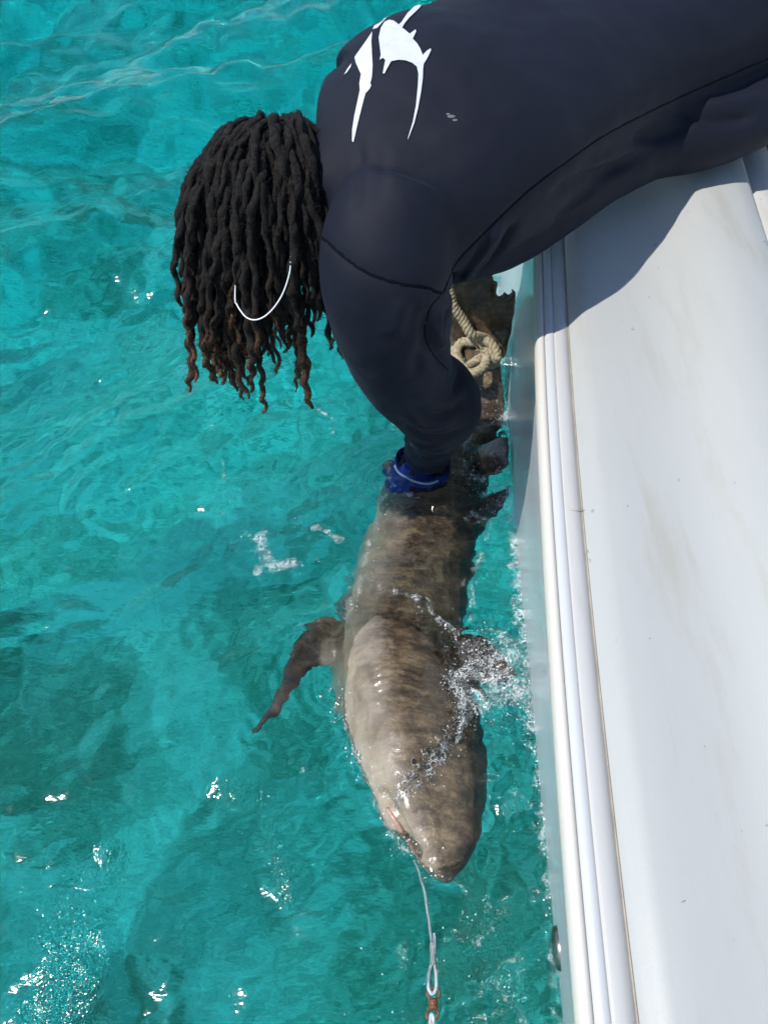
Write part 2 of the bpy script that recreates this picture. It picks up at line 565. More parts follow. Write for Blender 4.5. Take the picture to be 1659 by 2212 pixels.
def sheet_mat():
    m = bpy.data.materials.new('splash_sheet'); m.use_nodes = True
    t = m.node_tree; t.nodes.clear()
    out = nd(t, 'ShaderNodeOutputMaterial')
    tr = nd(t, 'ShaderNodeBsdfTransparent')
    gl = nd(t, 'ShaderNodeBsdfGlossy', Roughness=.08)
    fr = nd(t, 'ShaderNodeFresnel', IOR=1.33)
    mx = nd(t, 'ShaderNodeMixShader')
    t.links.new(fr.outputs[0], mx.inputs[0]); t.links.new(tr.outputs[0], mx.inputs[1]); t.links.new(gl.outputs[0], mx.inputs[2])
    tc = nd(t, 'ShaderNodeTexCoord')
    nw = nd(t, 'ShaderNodeTexNoise', Scale=70.0, Detail=5.0, Roughness=.7)
    t.links.new(tc.outputs['Object'], nw.inputs['Vector'])
    v = nd(t, 'ShaderNodeTexVoronoi', Scale=120.0, feature='DISTANCE_TO_EDGE')
    t.links.new(tc.outputs['Object'], v.inputs['Vector'])
    a1 = nd(t, 'ShaderNodeMapRange'); a1.inputs[1].default_value = .0; a1.inputs[2].default_value = .10; a1.inputs[3].default_value = .8; a1.inputs[4].default_value = 0
    t.links.new(v.outputs['Distance'], a1.inputs[0])
    a2 = nd(t, 'ShaderNodeMapRange'); a2.inputs[1].default_value = .48; a2.inputs[2].default_value = .62
    t.links.new(nw.outputs[0], a2.inputs[0])
    mu = nd(t, 'ShaderNodeMath', operation='MULTIPLY'); t.links.new(a1.outputs[0], mu.inputs[0]); t.links.new(a2.outputs[0], mu.inputs[1])
    fo = nd(t, 'ShaderNodeBsdfPrincipled'); fo.inputs['Base Color'].default_value = (.8, .84, .85, 1); fo.inputs['Roughness'].default_value = .2
    m2 = nd(t, 'ShaderNodeMixShader')
    t.links.new(mu.outputs[0], m2.inputs[0]); t.links.new(mx.outputs[0], m2.inputs[1]); t.links.new(fo.outputs[0], m2.inputs[2])
    b = nd(t, 'ShaderNodeBump', Strength=1.0, Distance=.004)
    t.links.new(nw.outputs[0], b.inputs['Height']); t.links.new(b.outputs[0], gl.inputs['Normal'])
    t.links.new(m2.outputs[0], out.inputs['Surface'])
    return m


M_SHEET = sheet_mat()


def sand_mat():
    m, t, b = new_mat('seabed_sand')
    tc = nd(t, 'ShaderNodeTexCoord')
    n = nd(t, 'ShaderNodeTexNoise', Scale=1.5, Detail=9.0, Roughness=.72, Distortion=.8)
    t.links.new(tc.outputs['Object'], n.inputs['Vector'])
    n2 = nd(t, 'ShaderNodeTexNoise', Scale=4.5, Detail=7.0, Roughness=.7)
    t.links.new(tc.outputs['Object'], n2.inputs['Vector'])
    ma = nd(t, 'ShaderNodeMath', operation='MULTIPLY_ADD'); ma.inputs[1].default_value = .45
    t.links.new(n2.outputs[0], ma.inputs[0]); t.links.new(n.outputs[0], ma.inputs[2])
    # near end of the seabed darkened in colour for deeper-looking water, paler farther out
    sx = nd(t, 'ShaderNodeSeparateXYZ'); t.links.new(tc.outputs['Object'], sx.inputs[0])
    gr = nd(t, 'ShaderNodeMapRange'); gr.inputs[1].default_value = .2; gr.inputs[2].default_value = 2.2; gr.inputs[3].default_value = -.022; gr.inputs[4].default_value = .05
    t.links.new(sx.outputs['Y'], gr.inputs[0])
    ag = nd(t, 'ShaderNodeMath', operation='ADD'); t.links.new(ma.outputs[0], ag.inputs[0]); t.links.new(gr.outputs[0], ag.inputs[1])
    t.links.new(ramp(t, ag.outputs[0], [(.54, (.17, .21, .15)), (.64, (.32, .35, .27)), (.74, (.58, .57, .49)), (.86, (.88, .85, .78))]), b.inputs['Base Color'])
    b.inputs['Roughness'].default_value = .95
    bp = nd(t, 'ShaderNodeBump', Strength=1.0, Distance=.12)
    t.links.new(n2.outputs[0], bp.inputs['Height']); t.links.new(bp.outputs[0], b.inputs['Normal'])
    return m


M_SAND = sand_mat()


# ------------------------------------------------------------------ the boat
def x_rail(y): return .183 + .05 * y + .025 * np.maximum(y, -1.0) ** 2 if np.isscalar(y) else .183 + .05 * y + .025 * y ** 2
def x_water(y): return .275 + .012 * y + .012 * y * y


YB = np.concatenate([np.arange(-1.6, -.2, .2), np.arange(-.2, 2.6, .04), np.arange(2.6, 5.01, .2)])


def strip_mesh(section, closed=False):
    """sweep an (offset, z) section along the boat's side; section may be a function of y"""
    V, F = [], []
    n = None
    for y in YB:
        s = section(y) if callable(section) else section
        n = len(s)
        xr = x_rail(float(y))
        for o, z in s: V.append((xr + o, y, z))
    for i in range(len(YB) - 1):
        for j in range(n if closed else n - 1):
            k = (j + 1) % n
            F.append((i * n + j, i * n + k, (i + 1) * n + k, (i + 1) * n + j))
    if closed:
        F.append(tuple(range(n))); F.append(tuple(range((len(YB) - 1) * n, len(YB) * n)))
    return V, F


boat = empty('boat')
tag(boat, 'white fibreglass boat with a rounded rub rail and wide gunwale along the right', 'boat')


def hull_section(y):
    xr = x_rail(float(y)); xw = x_water(float(y)) - xr
    return [(.030, .515), (.012, .507), (.010, .49), (.012 + .25 * (xw - .012), .36), (.012 + .62 * (xw - .012), .18), (xw, 0.0), (xw + .05, -.12), (xw + .14, -.24), (xw + .4, -.36), (1.0, -.42), (1.0, .02)]


hull = mk('hull', *strip_mesh(hull_section), M_HULL, boat)
rail_sec = [(.0, .522), (.0015, .530), (.005, .536), (.010, .5385), (.0145, .5375), (.0155, .534), (.0155, .508), (.006, .508), (.001, .513)]
mk('rub_rail', *strip_mesh(rail_sec, True), M_RAIL, boat)
strip_sec = [(.0157, .505), (.0157, .536), (.019, .540), (.029, .5425), (.0310, .540), (.0310, .505)]
mk('rail_strip', *strip_mesh(strip_sec, True), M_STRIP, boat)
ledge_sec = [(.0311, .505), (.0311, .5405), (.034, .5425), (.044, .5415), (.0555, .5395), (.0555, .505)]
mk('rail_ledge', *strip_mesh(ledge_sec, True), M_STRIP2, boat)
mk('caulk_bead', *strip_mesh([(.0555, .530), (.0557, .5402), (.0570, .5405), (.0577, .530)], True), M_CAULK, boat)


def cap_section(y):
    pts = [(.0576, .520), (.0578, .5405), (.059, .5425), (.064, .5455), (.072, .5505), (.080, .5545), (.090, .5565), (.12, .5575), (.16, .558), (.19, .5592), (.215, .5625), (.24, .570), (.265, .584), (.29, .598), (.315, .6065), (.345, .609), (.38, .607), (.408, .602), (.418, .594), (.423, .578), (.427, .40), (.43, .075)]
    return pts


mk('gunwale_cap', *strip_mesh(cap_section), M_CAP, boat)
liner_sec = [(.4285, .55), (.429, .570), (.437, .578), (.47, .573), (.50, .56), (.505, .53), (.505, .09)]
mk('inner_liner', *strip_mesh(liner_sec), M_STRIP2, boat)
mk('deck_floor', *strip_mesh([(.40, .082), (.55, .080), (1.4, .082), (1.56, .084)]), M_DECK, boat)
far_sec = [(1.50, .07), (1.50, .60), (1.53, .62), (1.85, .62), (1.95, .55), (1.96, .50), (1.90, 0.0), (1.7, -.3), (1.0, -.42)]
mk('opposite_side', *strip_mesh(far_sec), M_CAP, boat)
# hairline joint across the ledge
a = P(1252, 1102, .5435)
mk('ledge_joint', *box((a[0] - .002, a[1], .5418), (.022, .0007, .0026)), M_CAULK, boat)

CAP_BVH = BVHTree.FromObject([o_ for o_ in boat.children if o_.name == 'gunwale_cap'][0], bpy.context.evaluated_depsgraph_get())
for x, y, dx, dy in ((1268, 1186, 3, 10), (1273, 1205, 2, 12), (1384, 574, 7, -6), (1412, 532, 6, -8), (1400, 640, 3, 4), (1340, 690, 3, 3), (1420, 580, 2, -3), (1290, 1750, 3, 1), (1292, 1912, 2, 1), (1400, 1380, 5, -2), (1520, 1610, 2, 5), (1470, 1950, 12, -6)):
    L_ = []
    for k in range(6):
        d_ = Vector(ray(x + dx * k / 5 + random.uniform(-.5, .5), y + dy * k / 5)).normalized()
        loc, nn, i_, t_ = CAP_BVH.ray_cast(Vector((0, 0, CAM_H)), d_)
        if loc is not None: L_.append(np.array(loc) - np.array([0, 0, .0003]))
    if len(L_) == 6: mk('scuff', *tube(L_, [.0003, .0007, .0010, .0009, .0006, .0002], 6), M_SCUFF, boat)
# through-hull fitting
fc = P(1209, 2040, .16)
fy = fc[1]
def hull_x(y, z):
    s = hull_section(y); xr = x_rail(float(y))
    zs = [q[1] for q in s[2:7]][::-1]; os_ = [q[0] for q in s[2:7]][::-1]
    return xr + float(np.interp(z, zs, os_))
fz = .125
fx = hull_x(fy, fz)
fit = empty('drain_fitting')
tag(fit, 'round weathered metal drain fitting on the white hull just above the water', 'fitting')
nrm = np.array([-1.0, 0, -.12]); nrm /= np.linalg.norm(nrm)
def ringline(c, ax, r, n=28):
    u = np.cross(ax, [0, 1.0, 0]); u /= np.linalg.norm(u); w = np.cross(ax, u)
    return [c + r * (u * math.cos(2 * math.pi * k / n) + w * math.sin(2 * math.pi * k / n)) for k in range(n)]
c0 = np.array([fx, fy, fz])
mk('flange', *rings([ringline(c0 + nrm * d, nrm, r) for d, r in ((-.01, .030), (.002, .030), (.006, .0275), (.008, .022), (.005, .017), (-.004, .016))], False), M_METAL, fit)
mk('opening', *rings([ringline(c0 + nrm * d, nrm, r) for d, r in ((-.003, .0159), (-.0045, .009), (-.005, .001))], False), M_DARK, fit)

# ------------------------------------------------------------------ seabed
gx = np.concatenate([-np.geomspace(400, 7, 26), np.arange(-6.8, 5, .16), np.geomspace(5, 400, 26)])
gy = np.concatenate([-np.geomspace(400, 3, 26), np.arange(-2.8, 10, .16), np.geomspace(10.1, 400, 26)])
X, Y = np.meshgrid(gx, gy)
Z = -1.75 + .22 * noise2(X, Y, 2.2, 1.3) + .10 * noise2(X, Y, .8, 4.1) + .05 * noise2(X, Y, .35, 2.2) - .11 * np.clip(np.hypot(X, Y) - 2.6, 0, 30)
ny, nx = X.shape
idx = np.arange(nx * ny).reshape(ny, nx)
Fb = np.stack([idx[:-1, :-1], idx[:-1, 1:], idx[1:, 1:], idx[1:, :-1]], -1).reshape(-1, 4)
seabed = mk('seabed', np.stack([X, Y, Z], -1).reshape(-1, 3), Fb, M_SAND)
seabed['kind'] = 'structure'

# ------------------------------------------------------------------ the shark
M_SH = [  # picture row, left edge, right edge, height of the body's middle, thickness / width
    (1908, 958, 972, .016, .85), (1885, 925, 1000, .018, .72), (1850, 893, 1022, .018, .66), (1800, 858, 1044, .012, .64),
    (1740, 812, 1053, .002, .66), (1650, 776, 1052, -.020, .72), (1550, 737, 1042, -.056, .78), (1480, 720, 1022, -.092, .80),
    (1400, 720, 998, -.118, .80), (1330, 745, 1000, -.128, .80), (1250, 772, 1008, -.128, .82), (1180, 790, 1030, -.130, .84),
    (1120, 818, 1042, -.136, .86), (1070, 858, 1052, -.134, .9), (1020, 900, 1062, -.118, .95), (960, 960, 1080, -.078, .98),
    (900, 998, 1088, -.030, 1.0), (850, 1003, 1086, .022, 1.0), (800, 998, 1080, .062, 1.0), (765, 994, 1076, .098, 1.0), (735, 984, 1072, .126, .8)]
st = []
for row, l, r, zc, th in M_SH:
    A = P(l, row, zc); B = P(r, row, zc)
    c = (A + B) / 2; hw = (B[0] - A[0]) / 2
    st.append((*c, hw, hw * th))
st = spline(st, 110)
st[:, 3:] = np.maximum(st[:, 3:], .002)
ctr = st[:, :3]
T = np.gradient(ctr, axis=0); T /= np.linalg.norm(T, axis=1, keepdims=True)
R = []
NR = 40
for i in range(len(st)):
    rl = np.interp(ctr[i, 1], [.3, .55, .70, .88, 1.2], [.40, .60, .50, .22, .04])
    L = np.array([math.cos(rl), 0, -math.sin(rl)]); L = L - T[i] * np.dot(L, T[i]); L /= np.linalg.norm(L)
    U = np.cross(T[i], L)
    if U[2] < 0: U = -U
    ring = []
    for j in range(NR):
        q = 2 * math.pi * j / NR
        cx, sx = math.cos(q), math.sin(q)
        e = .78
        ring.append(ctr[i] + L * st[i, 3] * math.copysign(abs(cx) ** e, cx) + U * st[i, 4] * math.copysign(abs(sx) ** e, sx))
    R.append(ring)
parts = [rings(R)]


def plate(lead, trail, thick, n=26, m=9):
    """a fin between a leading and a trailing edge (lists of 3-D points), lens-shaped in section"""
    a = spline(lead, n); b = spline(trail, n)
    V, F = [], []
    R = []
    for i in range(n):
        d = b[i] - a[i]; w = np.linalg.norm(d) + 1e-9
        t = a[min(i + 1, n - 1)] - a[max(i - 1, 0)]
        nn = np.cross(d, t); nn /= np.linalg.norm(nn) + 1e-12
        th = np.interp(i / (n - 1), [0, 1], thick)
        ring = []
        for k in range(m): 
            s = k / (m - 1); ring.append(a[i] + d * s + nn * th * (math.sin(math.pi * min(1, s ** .6)) * .9 + .14))
        for k in range(m - 1, -1, -1):
            s = k / (m - 1); ring.append(a[i] + d * s - nn * th * (math.sin(math.pi * min(1, s ** .6)) * .9 + .14))
        R.append(ring)
    return rings(R)


# right pectoral fin sweeping out to the left
parts.append(plate([P(790, 1440, -.07), P(725, 1368, -.055), P(655, 1372, -.036), P(622, 1430, -.026), P(590, 1510, -.03), P(538, 1592, -.05)],
                   [P(800, 1500, -.075), P(712, 1450, -.058), P(672, 1456, -.042), P(643, 1490, -.032), P(607, 1545, -.036), P(545, 1594, -.05)], (.015, .004)))
parts.append(plate([P(760, 1375, -.075), P(725, 1350, -.06), P(690, 1348, -.05), P(655, 1362, -.045)],
                   [P(760, 1400, -.075), P(735, 1378, -.06), P(700, 1368, -.05), P(655, 1366, -.045)], (.010, .004), 14))
# first dorsal fin toward the hull
parts.append(plate([P(960, 1350, -.06), P(1010, 1365, -.03), P(1075, 1400, .0), P(1118, 1465, .01)],
                   [P(965, 1480, -.06), P(1020, 1478, -.03), P(1080, 1480, .0), P(1120, 1472, .01)], (.016, .004)))
# second dorsal fin, clear of the water beside the hull
parts.append(plate([P(1010, 960, -.03), P(1045, 958, .02), P(1075, 944, .045), P(1099, 938, .06)],
                   [P(1020, 1040, -.04), P(1062, 1030, .01), P(1090, 1020, .04), P(1101, 1000, .055)], (.014, .004)))
# anal / pelvic fin by the hand
parts.append(plate([P(900, 1060, -.06), P(865, 1015, -.04), P(842, 995, -.03), P(828, 1006, -.028)],
                   [P(905, 1100, -.07), P(870, 1066, -.05), P(850, 1046, -.035), P(830, 1018, -.03)], (.012, .004), 16))
parts.append(plate([P(985, 1120, -.05), P(1040, 1080, -.04), P(1075, 1060, -.035), P(1100, 1050, -.03)],
                   [P(985, 1180, -.06), P(1040, 1140, -.05), P(1080, 1115, -.04), P(1102, 1075, -.03)], (.014, .004), 16))
# caudal fin: the tail stock bends up out of the water
yb = 1.50
parts.append(plate([P(968, 745, .105), P(962, 700, .17), P(955, 650, .25), P(940, 590, .34), P(935, 540, .42)],
                   [P(1055, 752, .105), P(1062, 700, .18), P(1066, 640, .255), P(1064, 590, .32), P(1000, 530, .42)], (.020, .006)))
for k in range(5):                              # rays of the lower lobe, uneven ends
    f0, f1 = k / 5, (k + 1.12) / 5
    top = (604, 638, 628, 636, 622)[k]
    parts.append(plate([P(1036 + 56 * f0, 770, .095), P(1046 + 58 * f0, 712, .165), P(1058 + 54 * f0, 662, .235), P(1066 + 48 * f0, top, .235 + (662 - top) * .00135)],
                       [P(1036 + 56 * f1, 770, .097), P(1046 + 58 * f1, 712, .163), P(1058 + 54 * f1, 662, .232), P(1066 + 48 * f1, top + 6, .232 + (656 - top) * .00135)], (.012, .0045), 16, 7))
shark = mk('shark', *join(*parts), M_SHARK)
remesh(shark, .0052, 7)
tag(shark, 'brown shark held at the surface beside the boat with its head nearest', 'shark')
V = co_get(shark.data); N = no_get(shark.data)
# station parameter, side of the body, grooves for gills and mouth
dists = np.stack([np.linalg.norm(V[:, :2] - c[:2], axis=1) for c in ctr[::3]], 1)
near = np.argmin(dists, 1) * 3
side = (V[:, 0] - ctr[near, 0]) / (st[near, 3] + .01)
disp = np.zeros(len(V))
up = N[:, 2] > .05
for k in range(5):                              # gill slits, short curved cuts on the upper flank
    g = [P(800 + 4 * k, 1462 + 17 * k, 0)[:2], P(830 + 5 * k, 1452 + 17 * k, 0)[:2], P(868 + 5 * k, 1452 + 17 * k, 0)[:2], P(900 + 4 * k, 1462 + 17 * k, 0)[:2]]
    d, p = seg_dist(V[:, :2], spline(g, 12))
    disp -= up * (.0045 * np.exp(-(d / .004) ** 2))
mouth = spline([P(822, 1735, 0)[:2], P(848, 1778, 0)[:2], P(872, 1822, 0)[:2], P(896, 1858, 0)[:2]], 24)
d, p = seg_dist(V[:, :2], mouth)
disp -= (N[:, 2] > -.4) * .016 * np.exp(-(d / .008) ** 2)
nost = P(925, 1868, 0)[:2]
disp -= up * .006 * np.exp(-(np.linalg.norm(V[:, :2] - nost, axis=1) / .006) ** 2)
disp += .0022 * perlin(V * 22) + .0012 * perlin(V * 55)
co_set(shark.data, V + N * disp[:, None])
belly = np.clip(.16 - side * .80, 0, 1) * np.clip((1.35 - V[:, 1]) / .3, 0, 1) * np.clip((side + 1.14) / .10, 0, 1)
belly *= 1 - .8 * np.exp(-((V[:, 1] - .80) / .10) ** 2) * (side < -.75)
attr(shark.data, 'belly', belly)
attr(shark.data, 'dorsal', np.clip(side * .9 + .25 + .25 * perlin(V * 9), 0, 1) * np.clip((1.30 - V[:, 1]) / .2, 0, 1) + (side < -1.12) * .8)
SH_BVH = BVHTree.FromObject(shark, bpy.context.evaluated_depsgraph_get())


def hit(bvh, px, py, off=0.0):
    d = Vector(ray(px, py)).normalized()
    loc, nrm, i, t = bvh.ray_cast(Vector((0, 0, CAM_H)), d)
    if loc is None: return None, None
    if nrm.dot(d) > 0: nrm = -nrm
    return np.array(loc + nrm * off), np.array(nrm)


e, en = hit(SH_BVH, 893, 1645)
eye = mk('eye', *ellipsoid(e - en * .002, (np.array([.0055, -.001, 0]), np.array([.001, .0085, 0]), en * .0045), 20, 12), M_EYE_RIM, shark)
mk('pupil', *ellipsoid(e + en * .001, (np.array([.0036, -.001, 0]), np.array([.001, .0055, 0]), en * .0038), 16, 10), M_EYE, eye)
lip = []
for q in np.linspace(0, 1, 14):
    x = np.interp(q, [0, .35, .7, 1], [836, 858, 882, 908]); y = np.interp(q, [0, .35, .7, 1], [1745, 1780, 1822, 1860])
    h, _ = hit(SH_BVH, x, y)
    if h is not None: lip.append(h)
if len(lip) > 4:
    mk('lip', *tube(spline(lip, 20), np.interp(np.linspace(0, 1, 20), [0, .5, 1], [.003, .0055, .003]), 8), M_MOUTH, shark)

# ------------------------------------------------------------------ the person
def torso_rings(sts, n=44):
    """stations: x, y, z, half width, half thickness, roll"""
    s = spline(sts, 60)
    c = s[:, :3]; T = np.gradient(c, axis=0); T /= np.linalg.norm(T, axis=1, keepdims=True)
    R = []
    for i in range(len(s)):
        L = np.cross([0, 0, 1.0], T[i]); L /= np.linalg.norm(L)     # across the back
        U = np.cross(T[i], L)
        a = s[i, 5]
        L2 = L * math.cos(a) + U * math.sin(a); U2 = U * math.cos(a) - L * math.sin(a)
        ring = []
        for j in range(n):
            q = 2 * math.pi * j / n
            cx, sx = math.cos(q), math.sin(q)
            ring.append(c[i] + L2 * s[i, 3] * math.copysign(abs(cx) ** .82, cx) + U2 * s[i, 4] * math.copysign(abs(sx) ** .82, sx))
        R.append(ring)
    return R


TORSO = [(-.112, 1.150, .770, .066, .060, .10), (-.090, 1.150, .770, .098, .078, .14), (-.045, 1.162, .772, .182, .106, .18), (.01, 1.178, .776, .206, .126, .20),
         (.10, 1.245, .786, .218, .142, .18), (.22, 1.380, .788, .208, .140, .14), (.38, 1.550, .790, .202, .135, .10), (.55, 1.67, .800, .205, .130, .05),
         (.74, 1.77, .815, .20, .135, 0), (.92, 1.85, .82, .19, .15, 0)]
ARM_L = [(.03, 1.06, .80, .082), (.005, 1.005, .740, .100), (.008, .985, .66, .100), (.022, .995, .56, .090), (.046, 1.025, .46, .083), (.104, 1.066, .355, .087),
         (.112, 1.105, .28, .076), (.113, 1.15, .19, .065), (.106, 1.195, .10, .058), (.103, 1.225, .035, .057), (.102, 1.235, .012, .056)]
ARM_R = [(.06, 1.26, .77, .075), (.075, 1.33, .70, .080), (.10, 1.39, .63, .08), (.135, 1.43, .54, .072), (.155, 1.48, .45, .060), (.16, 1.53, .385, .048)]


def arm_tube(A, scale=1.0, n=60, k=24):
    s = spline(A, n)
    return tube(s[:, :3], s[:, 3] * scale, k)


def shrink(S, k):
    return [(x, y, z, a * k, b * k, r) for x, y, z, a, b, r in S]


# head frame: crown points left and a little down, the face looks down at the shark
HC = np.array([-.172, 1.135, .752])
h_up = np.array([-.90, -.12, -.30]); h_up /= np.linalg.norm(h_up)
h_face = np.array([.30, -.20, -.93]); h_face -= h_up * np.dot(h_face, h_up); h_face /= np.linalg.norm(h_face)
h_side = np.cross(h_up, h_face)


def head_mesh(n=48, m=34):
    R = []
    for i in range(m + 1):
        t = math.pi * (i + .05) / (m + .1)
        z = math.cos(t); s = math.sin(t)
        ring = []
        for j in range(n):
            q = 2 * math.pi * j / n
            f, w = math.cos(q) * s, math.sin(q) * s
            F_, W_, U_ = f * .093, w * .074, z * .108
            if z < 0:                            # jaw narrows, chin comes forward
                W_ *= 1 - .35 * (-z) ** 1.5
                F_ = F_ * (1 - .18 * (-z)) + .018 * (-z)
            if f > 0:                            # face: nose, brow, sockets, lips
                F_ += .030 * math.exp(-(w / .16) ** 2 - ((z + .18) / .17) ** 2)
                F_ += .007 * math.exp(-((z - .22) / .12) ** 2)
                for e_ in (-.36, .36): F_ -= .010 * math.exp(-((w - e_) / .18) ** 2 - ((z - .04) / .11) ** 2)
                F_ += .008 * math.exp(-(w / .30) ** 2 - ((z + .50) / .05) ** 2) + .008 * math.exp(-(w / .28) ** 2 - ((z + .62) / .05) ** 2)
            ring.append(HC + h_face * F_ + h_side * W_ + h_up * U_)
        R.append(ring)
    return rings(R)


body_parts = [rings(torso_rings(shrink(TORSO, .86))), arm_tube(ARM_L, .62), arm_tube(ARM_R, .62), head_mesh()]
body_parts.append(tube(spline([(-.04, 1.155, .775), (-.11, 1.145, .765), (-.16, 1.13, .75)], 10), .058, 20))
for s in (-1, 1):
    body_parts.append(ellipsoid(HC + h_side * s * .077 - h_up * .005 - h_face * .01, (h_side * .012, h_up * .032, h_face * .02), 14, 10))
# pelvis, legs and feet, standing on the deck
for s, hip in ((-1, (.98, 1.77, .78)), (1, (.90, 1.97, .78))):
    hx, hy, hz = hip
    leg = spline([(hx - .04, hy, hz + .02, .105), (hx + .02, hy, .62, .098), (hx + .02, hy, .46, .068), (hx + .06, hy, .34, .062), (hx + .08, hy, .2, .045), (hx + .09, hy, .12, .042)], 40)
    body_parts.append(tube(leg[:, :3], leg[:, 3], 20))
    body_parts.append(ellipsoid((hx + .03, hy, .115), (np.array([.115, 0, 0]), np.array([0, .045, 0]), np.array([0, 0, .036])), 20, 10))


def finger(base, d, curl, axis, lens, r):
    p = np.array(base, float); d = np.array(d, float) / np.linalg.norm(d); ax = np.array(axis, float)
    pts = [p - d * .012, p]
    for k, l in enumerate(lens):
        q = Matrix.Rotation(curl[k], 3, Vector(ax)); d = np.array(q @ Vector(d))
        p = p + d * l * .5; pts.append(p)
        p = p + d * l * .5; pts.append(p)
    return tube(spline(pts, 18), np.interp(np.linspace(0, 1, 18), [0, .5, .93, 1], [r, r * .95, r * .8, r * .45]), 12)


def hand(wrist, d, palm_n, side_v, scale=1.0, curl=.5):
    """wrist point, pointing direction, palm-facing normal, thumb-side vector"""
    w = np.array(wrist, float); d = np.array(d, float); d /= np.linalg.norm(d)
    n = np.array(palm_n, float); n -= d * np.dot(n, d); n /= np.linalg.norm(n)
    s = np.cross(d, n); s *= np.sign(np.dot(s, side_v))
    ax = np.cross(d, n)                          # turning d toward n
    ps = [ellipsoid(w + d * .05 * scale, (d * .056 * scale, s * .044 * scale, n * .018 * scale), 24, 14),
          tube([w - d * .03, w + d * .02], [.030, .032], 16)]
    fl = [(.034, (.042, .026, .020)), (.012, (.047, .030, .022)), (-.011, (.044, .028, .021)), (-.032, (.034, .021, .018))]
    for k, (o, ls) in enumerate(fl):
        ps.append(finger(w + d * (.092 - .006 * abs(k - 1)) * scale + s * o * scale, d + s * o * 3, [curl * (.8 + .1 * k), curl * 1.2, curl * .9], ax, [l * scale for l in ls], .0095 * scale))
    ps.append(finger(w + d * .035 * scale + s * .036 * scale, d * .7 + s * .15 + n * .75, [.2, .35, .3], ax, [.036 * scale, .028 * scale, .02 * scale], .0115 * scale))
    return join(*ps)


RH_W = np.array([.160, 1.545, .365])
body_parts.append(hand(RH_W, (.20, .05, -.75), (.6, .7, .1), (-.3, 1, 0), 1.0, .95))
LH_W = np.array([.092, 1.225, .016])
LH_D = np.array([-.14, -.62, -.62]); LH_N = np.array([-.35, .55, -.6])
body_parts.append(hand(LH_W, LH_D, LH_N, (-1, .2, 0), .97, .55))
person = mk('person', *join(*body_parts), M_SKIN)
remesh(person, .0062, 4)
tag(person, 'person in a navy long-sleeved shirt leaning over the side, gloved hand gripping the shark', 'person')

# the shirt: torso and both sleeves in one skin, with folds
shirt_parts = [rings(torso_rings(TORSO)), arm_tube(ARM_L), arm_tube(ARM_R)]
# loose cloth hanging under the chest on the near side
shirt_parts.append(tube(spline([(.10, 1.085, .68), (.21, 1.195, .645), (.35, 1.325, .665), (.50, 1.435, .676), (.70, 1.50, .690), (.95, 1.66, .76)], 24), np.interp(np.linspace(0, 1, 24), [0, .3, .7, 1], [.055, .070, .070, .05]), 20))
shirt = mk('rash_guard', *join(*shirt_parts), M_SHIRT, person)
remesh(shirt, .0062, 22)
shirt['label'] = 'navy long-sleeved shirt with a white animal print on the back'
dg = bpy.context.evaluated_depsgraph_get()
B0 = BVHTree.FromObject(shirt, dg)


def on_shirt(pts, bvh, off=0.0, n=60):
    out = []
    for x, y in spline(pts, n):
        h, nn = hit(bvh, x, y, off)
        if h is not None: out.append(h)
    return np.array(out)


V = co_get(shirt.data); N = no_get(shirt.data)
disp = np.zeros(len(V))
FOLDS = [  # picture polyline, depth, width
    ([(885, 872), (935, 900), (1005, 880)], -.004, .008), ([(890, 850), (950, 868), (1010, 850)], .003, .010), ([(905, 985), (940, 990), (975, 978)], .003, .006),
    ([(930, 720), (905, 770), (900, 820)], -.003, .012), ([(880, 640), (860, 680), (850, 730)], .0025, .014), ([(905, 640), (890, 690), (890, 740)], -.0025, .012),
    ([(1180, 420), (1240, 390), (1330, 350)], -.004, .010), ([(1130, 520), (1200, 470), (1290, 420)], .004, .010),
    ([(772, 300), (776, 370), (770, 470)], -.0035, .007), ([(828, 300), (826, 380), (818, 460)], -.0016, .008), ([(850, 310), (842, 420)], .0012, .009),
    ([(1090, 470), (1040, 545), (985, 620)], .006, .010), ([(1120, 470), (1075, 550), (1020, 612)], -.008, .009), ([(1060, 500), (1005, 590), (965, 650)], -.006, .008),
    ([(1390, 335), (1290, 380), (1170, 430)], -.005, .012), ([(1420, 300), (1330, 330), (1250, 372)], .005, .012), ([(1500, 260), (1440, 290), (1360, 300)], -.005, .014),
    ([(1640, 250), (1540, 260), (1460, 235)], -.006, .012), ([(1659, 205), (1560, 225), (1500, 215)], .004, .012),
    ([(930, 660), (918, 700), (930, 750), (965, 790)], -.007, .010), ([(955, 670), (945, 710), (960, 750)], .005, .009), ([(985, 655), (960, 690), (955, 720)], -.006, .007),
    ([(880, 915), (905, 940), (960, 945), (1010, 925)], -.005, .010), ([(875, 945), (920, 962), (980, 955)], .006, .010), ([(880, 890), (920, 920), (990, 905)], .004, .012),
    ([(1000, 800), (985, 850), (1010, 890)], -.004, .012), ([(880, 960), (930, 976), (975, 965)], -.005, .007)]
for pl, dep, wd in FOLDS:
    L = on_shirt(pl, B0, 0, 24)
    if len(L) < 3: continue
    d, p = seg_dist(V, L)
    disp += dep * (1.8 if pl[0][0] > 870 else 1.0) * np.exp(-(d / wd) ** 2) * np.clip(np.minimum(p, 1 - p) * 5, 0, 1)
SIDE = [(958, 632), (985, 570), (1030, 520), (1090, 460), (1150, 405), (1230, 345), (1310, 290), (1430, 228), (1540, 178), (1668, 122)]
SHO = [(668, 488), (700, 516), (750, 560), (800, 592), (860, 612), (912, 620), (955, 634)]
for pl in (SIDE, SHO):
    L = on_shirt(pl, B0, 0, 60)
    d, p = seg_dist(V, L)
    disp -= .0016 * np.exp(-(d / .0045) ** 2)
nz = perlin(V * np.array([9, 9, 6]))
disp += .0035 * nz + .0015 * perlin(V * 24)
co_set(shirt.data, V + N * disp[:, None])
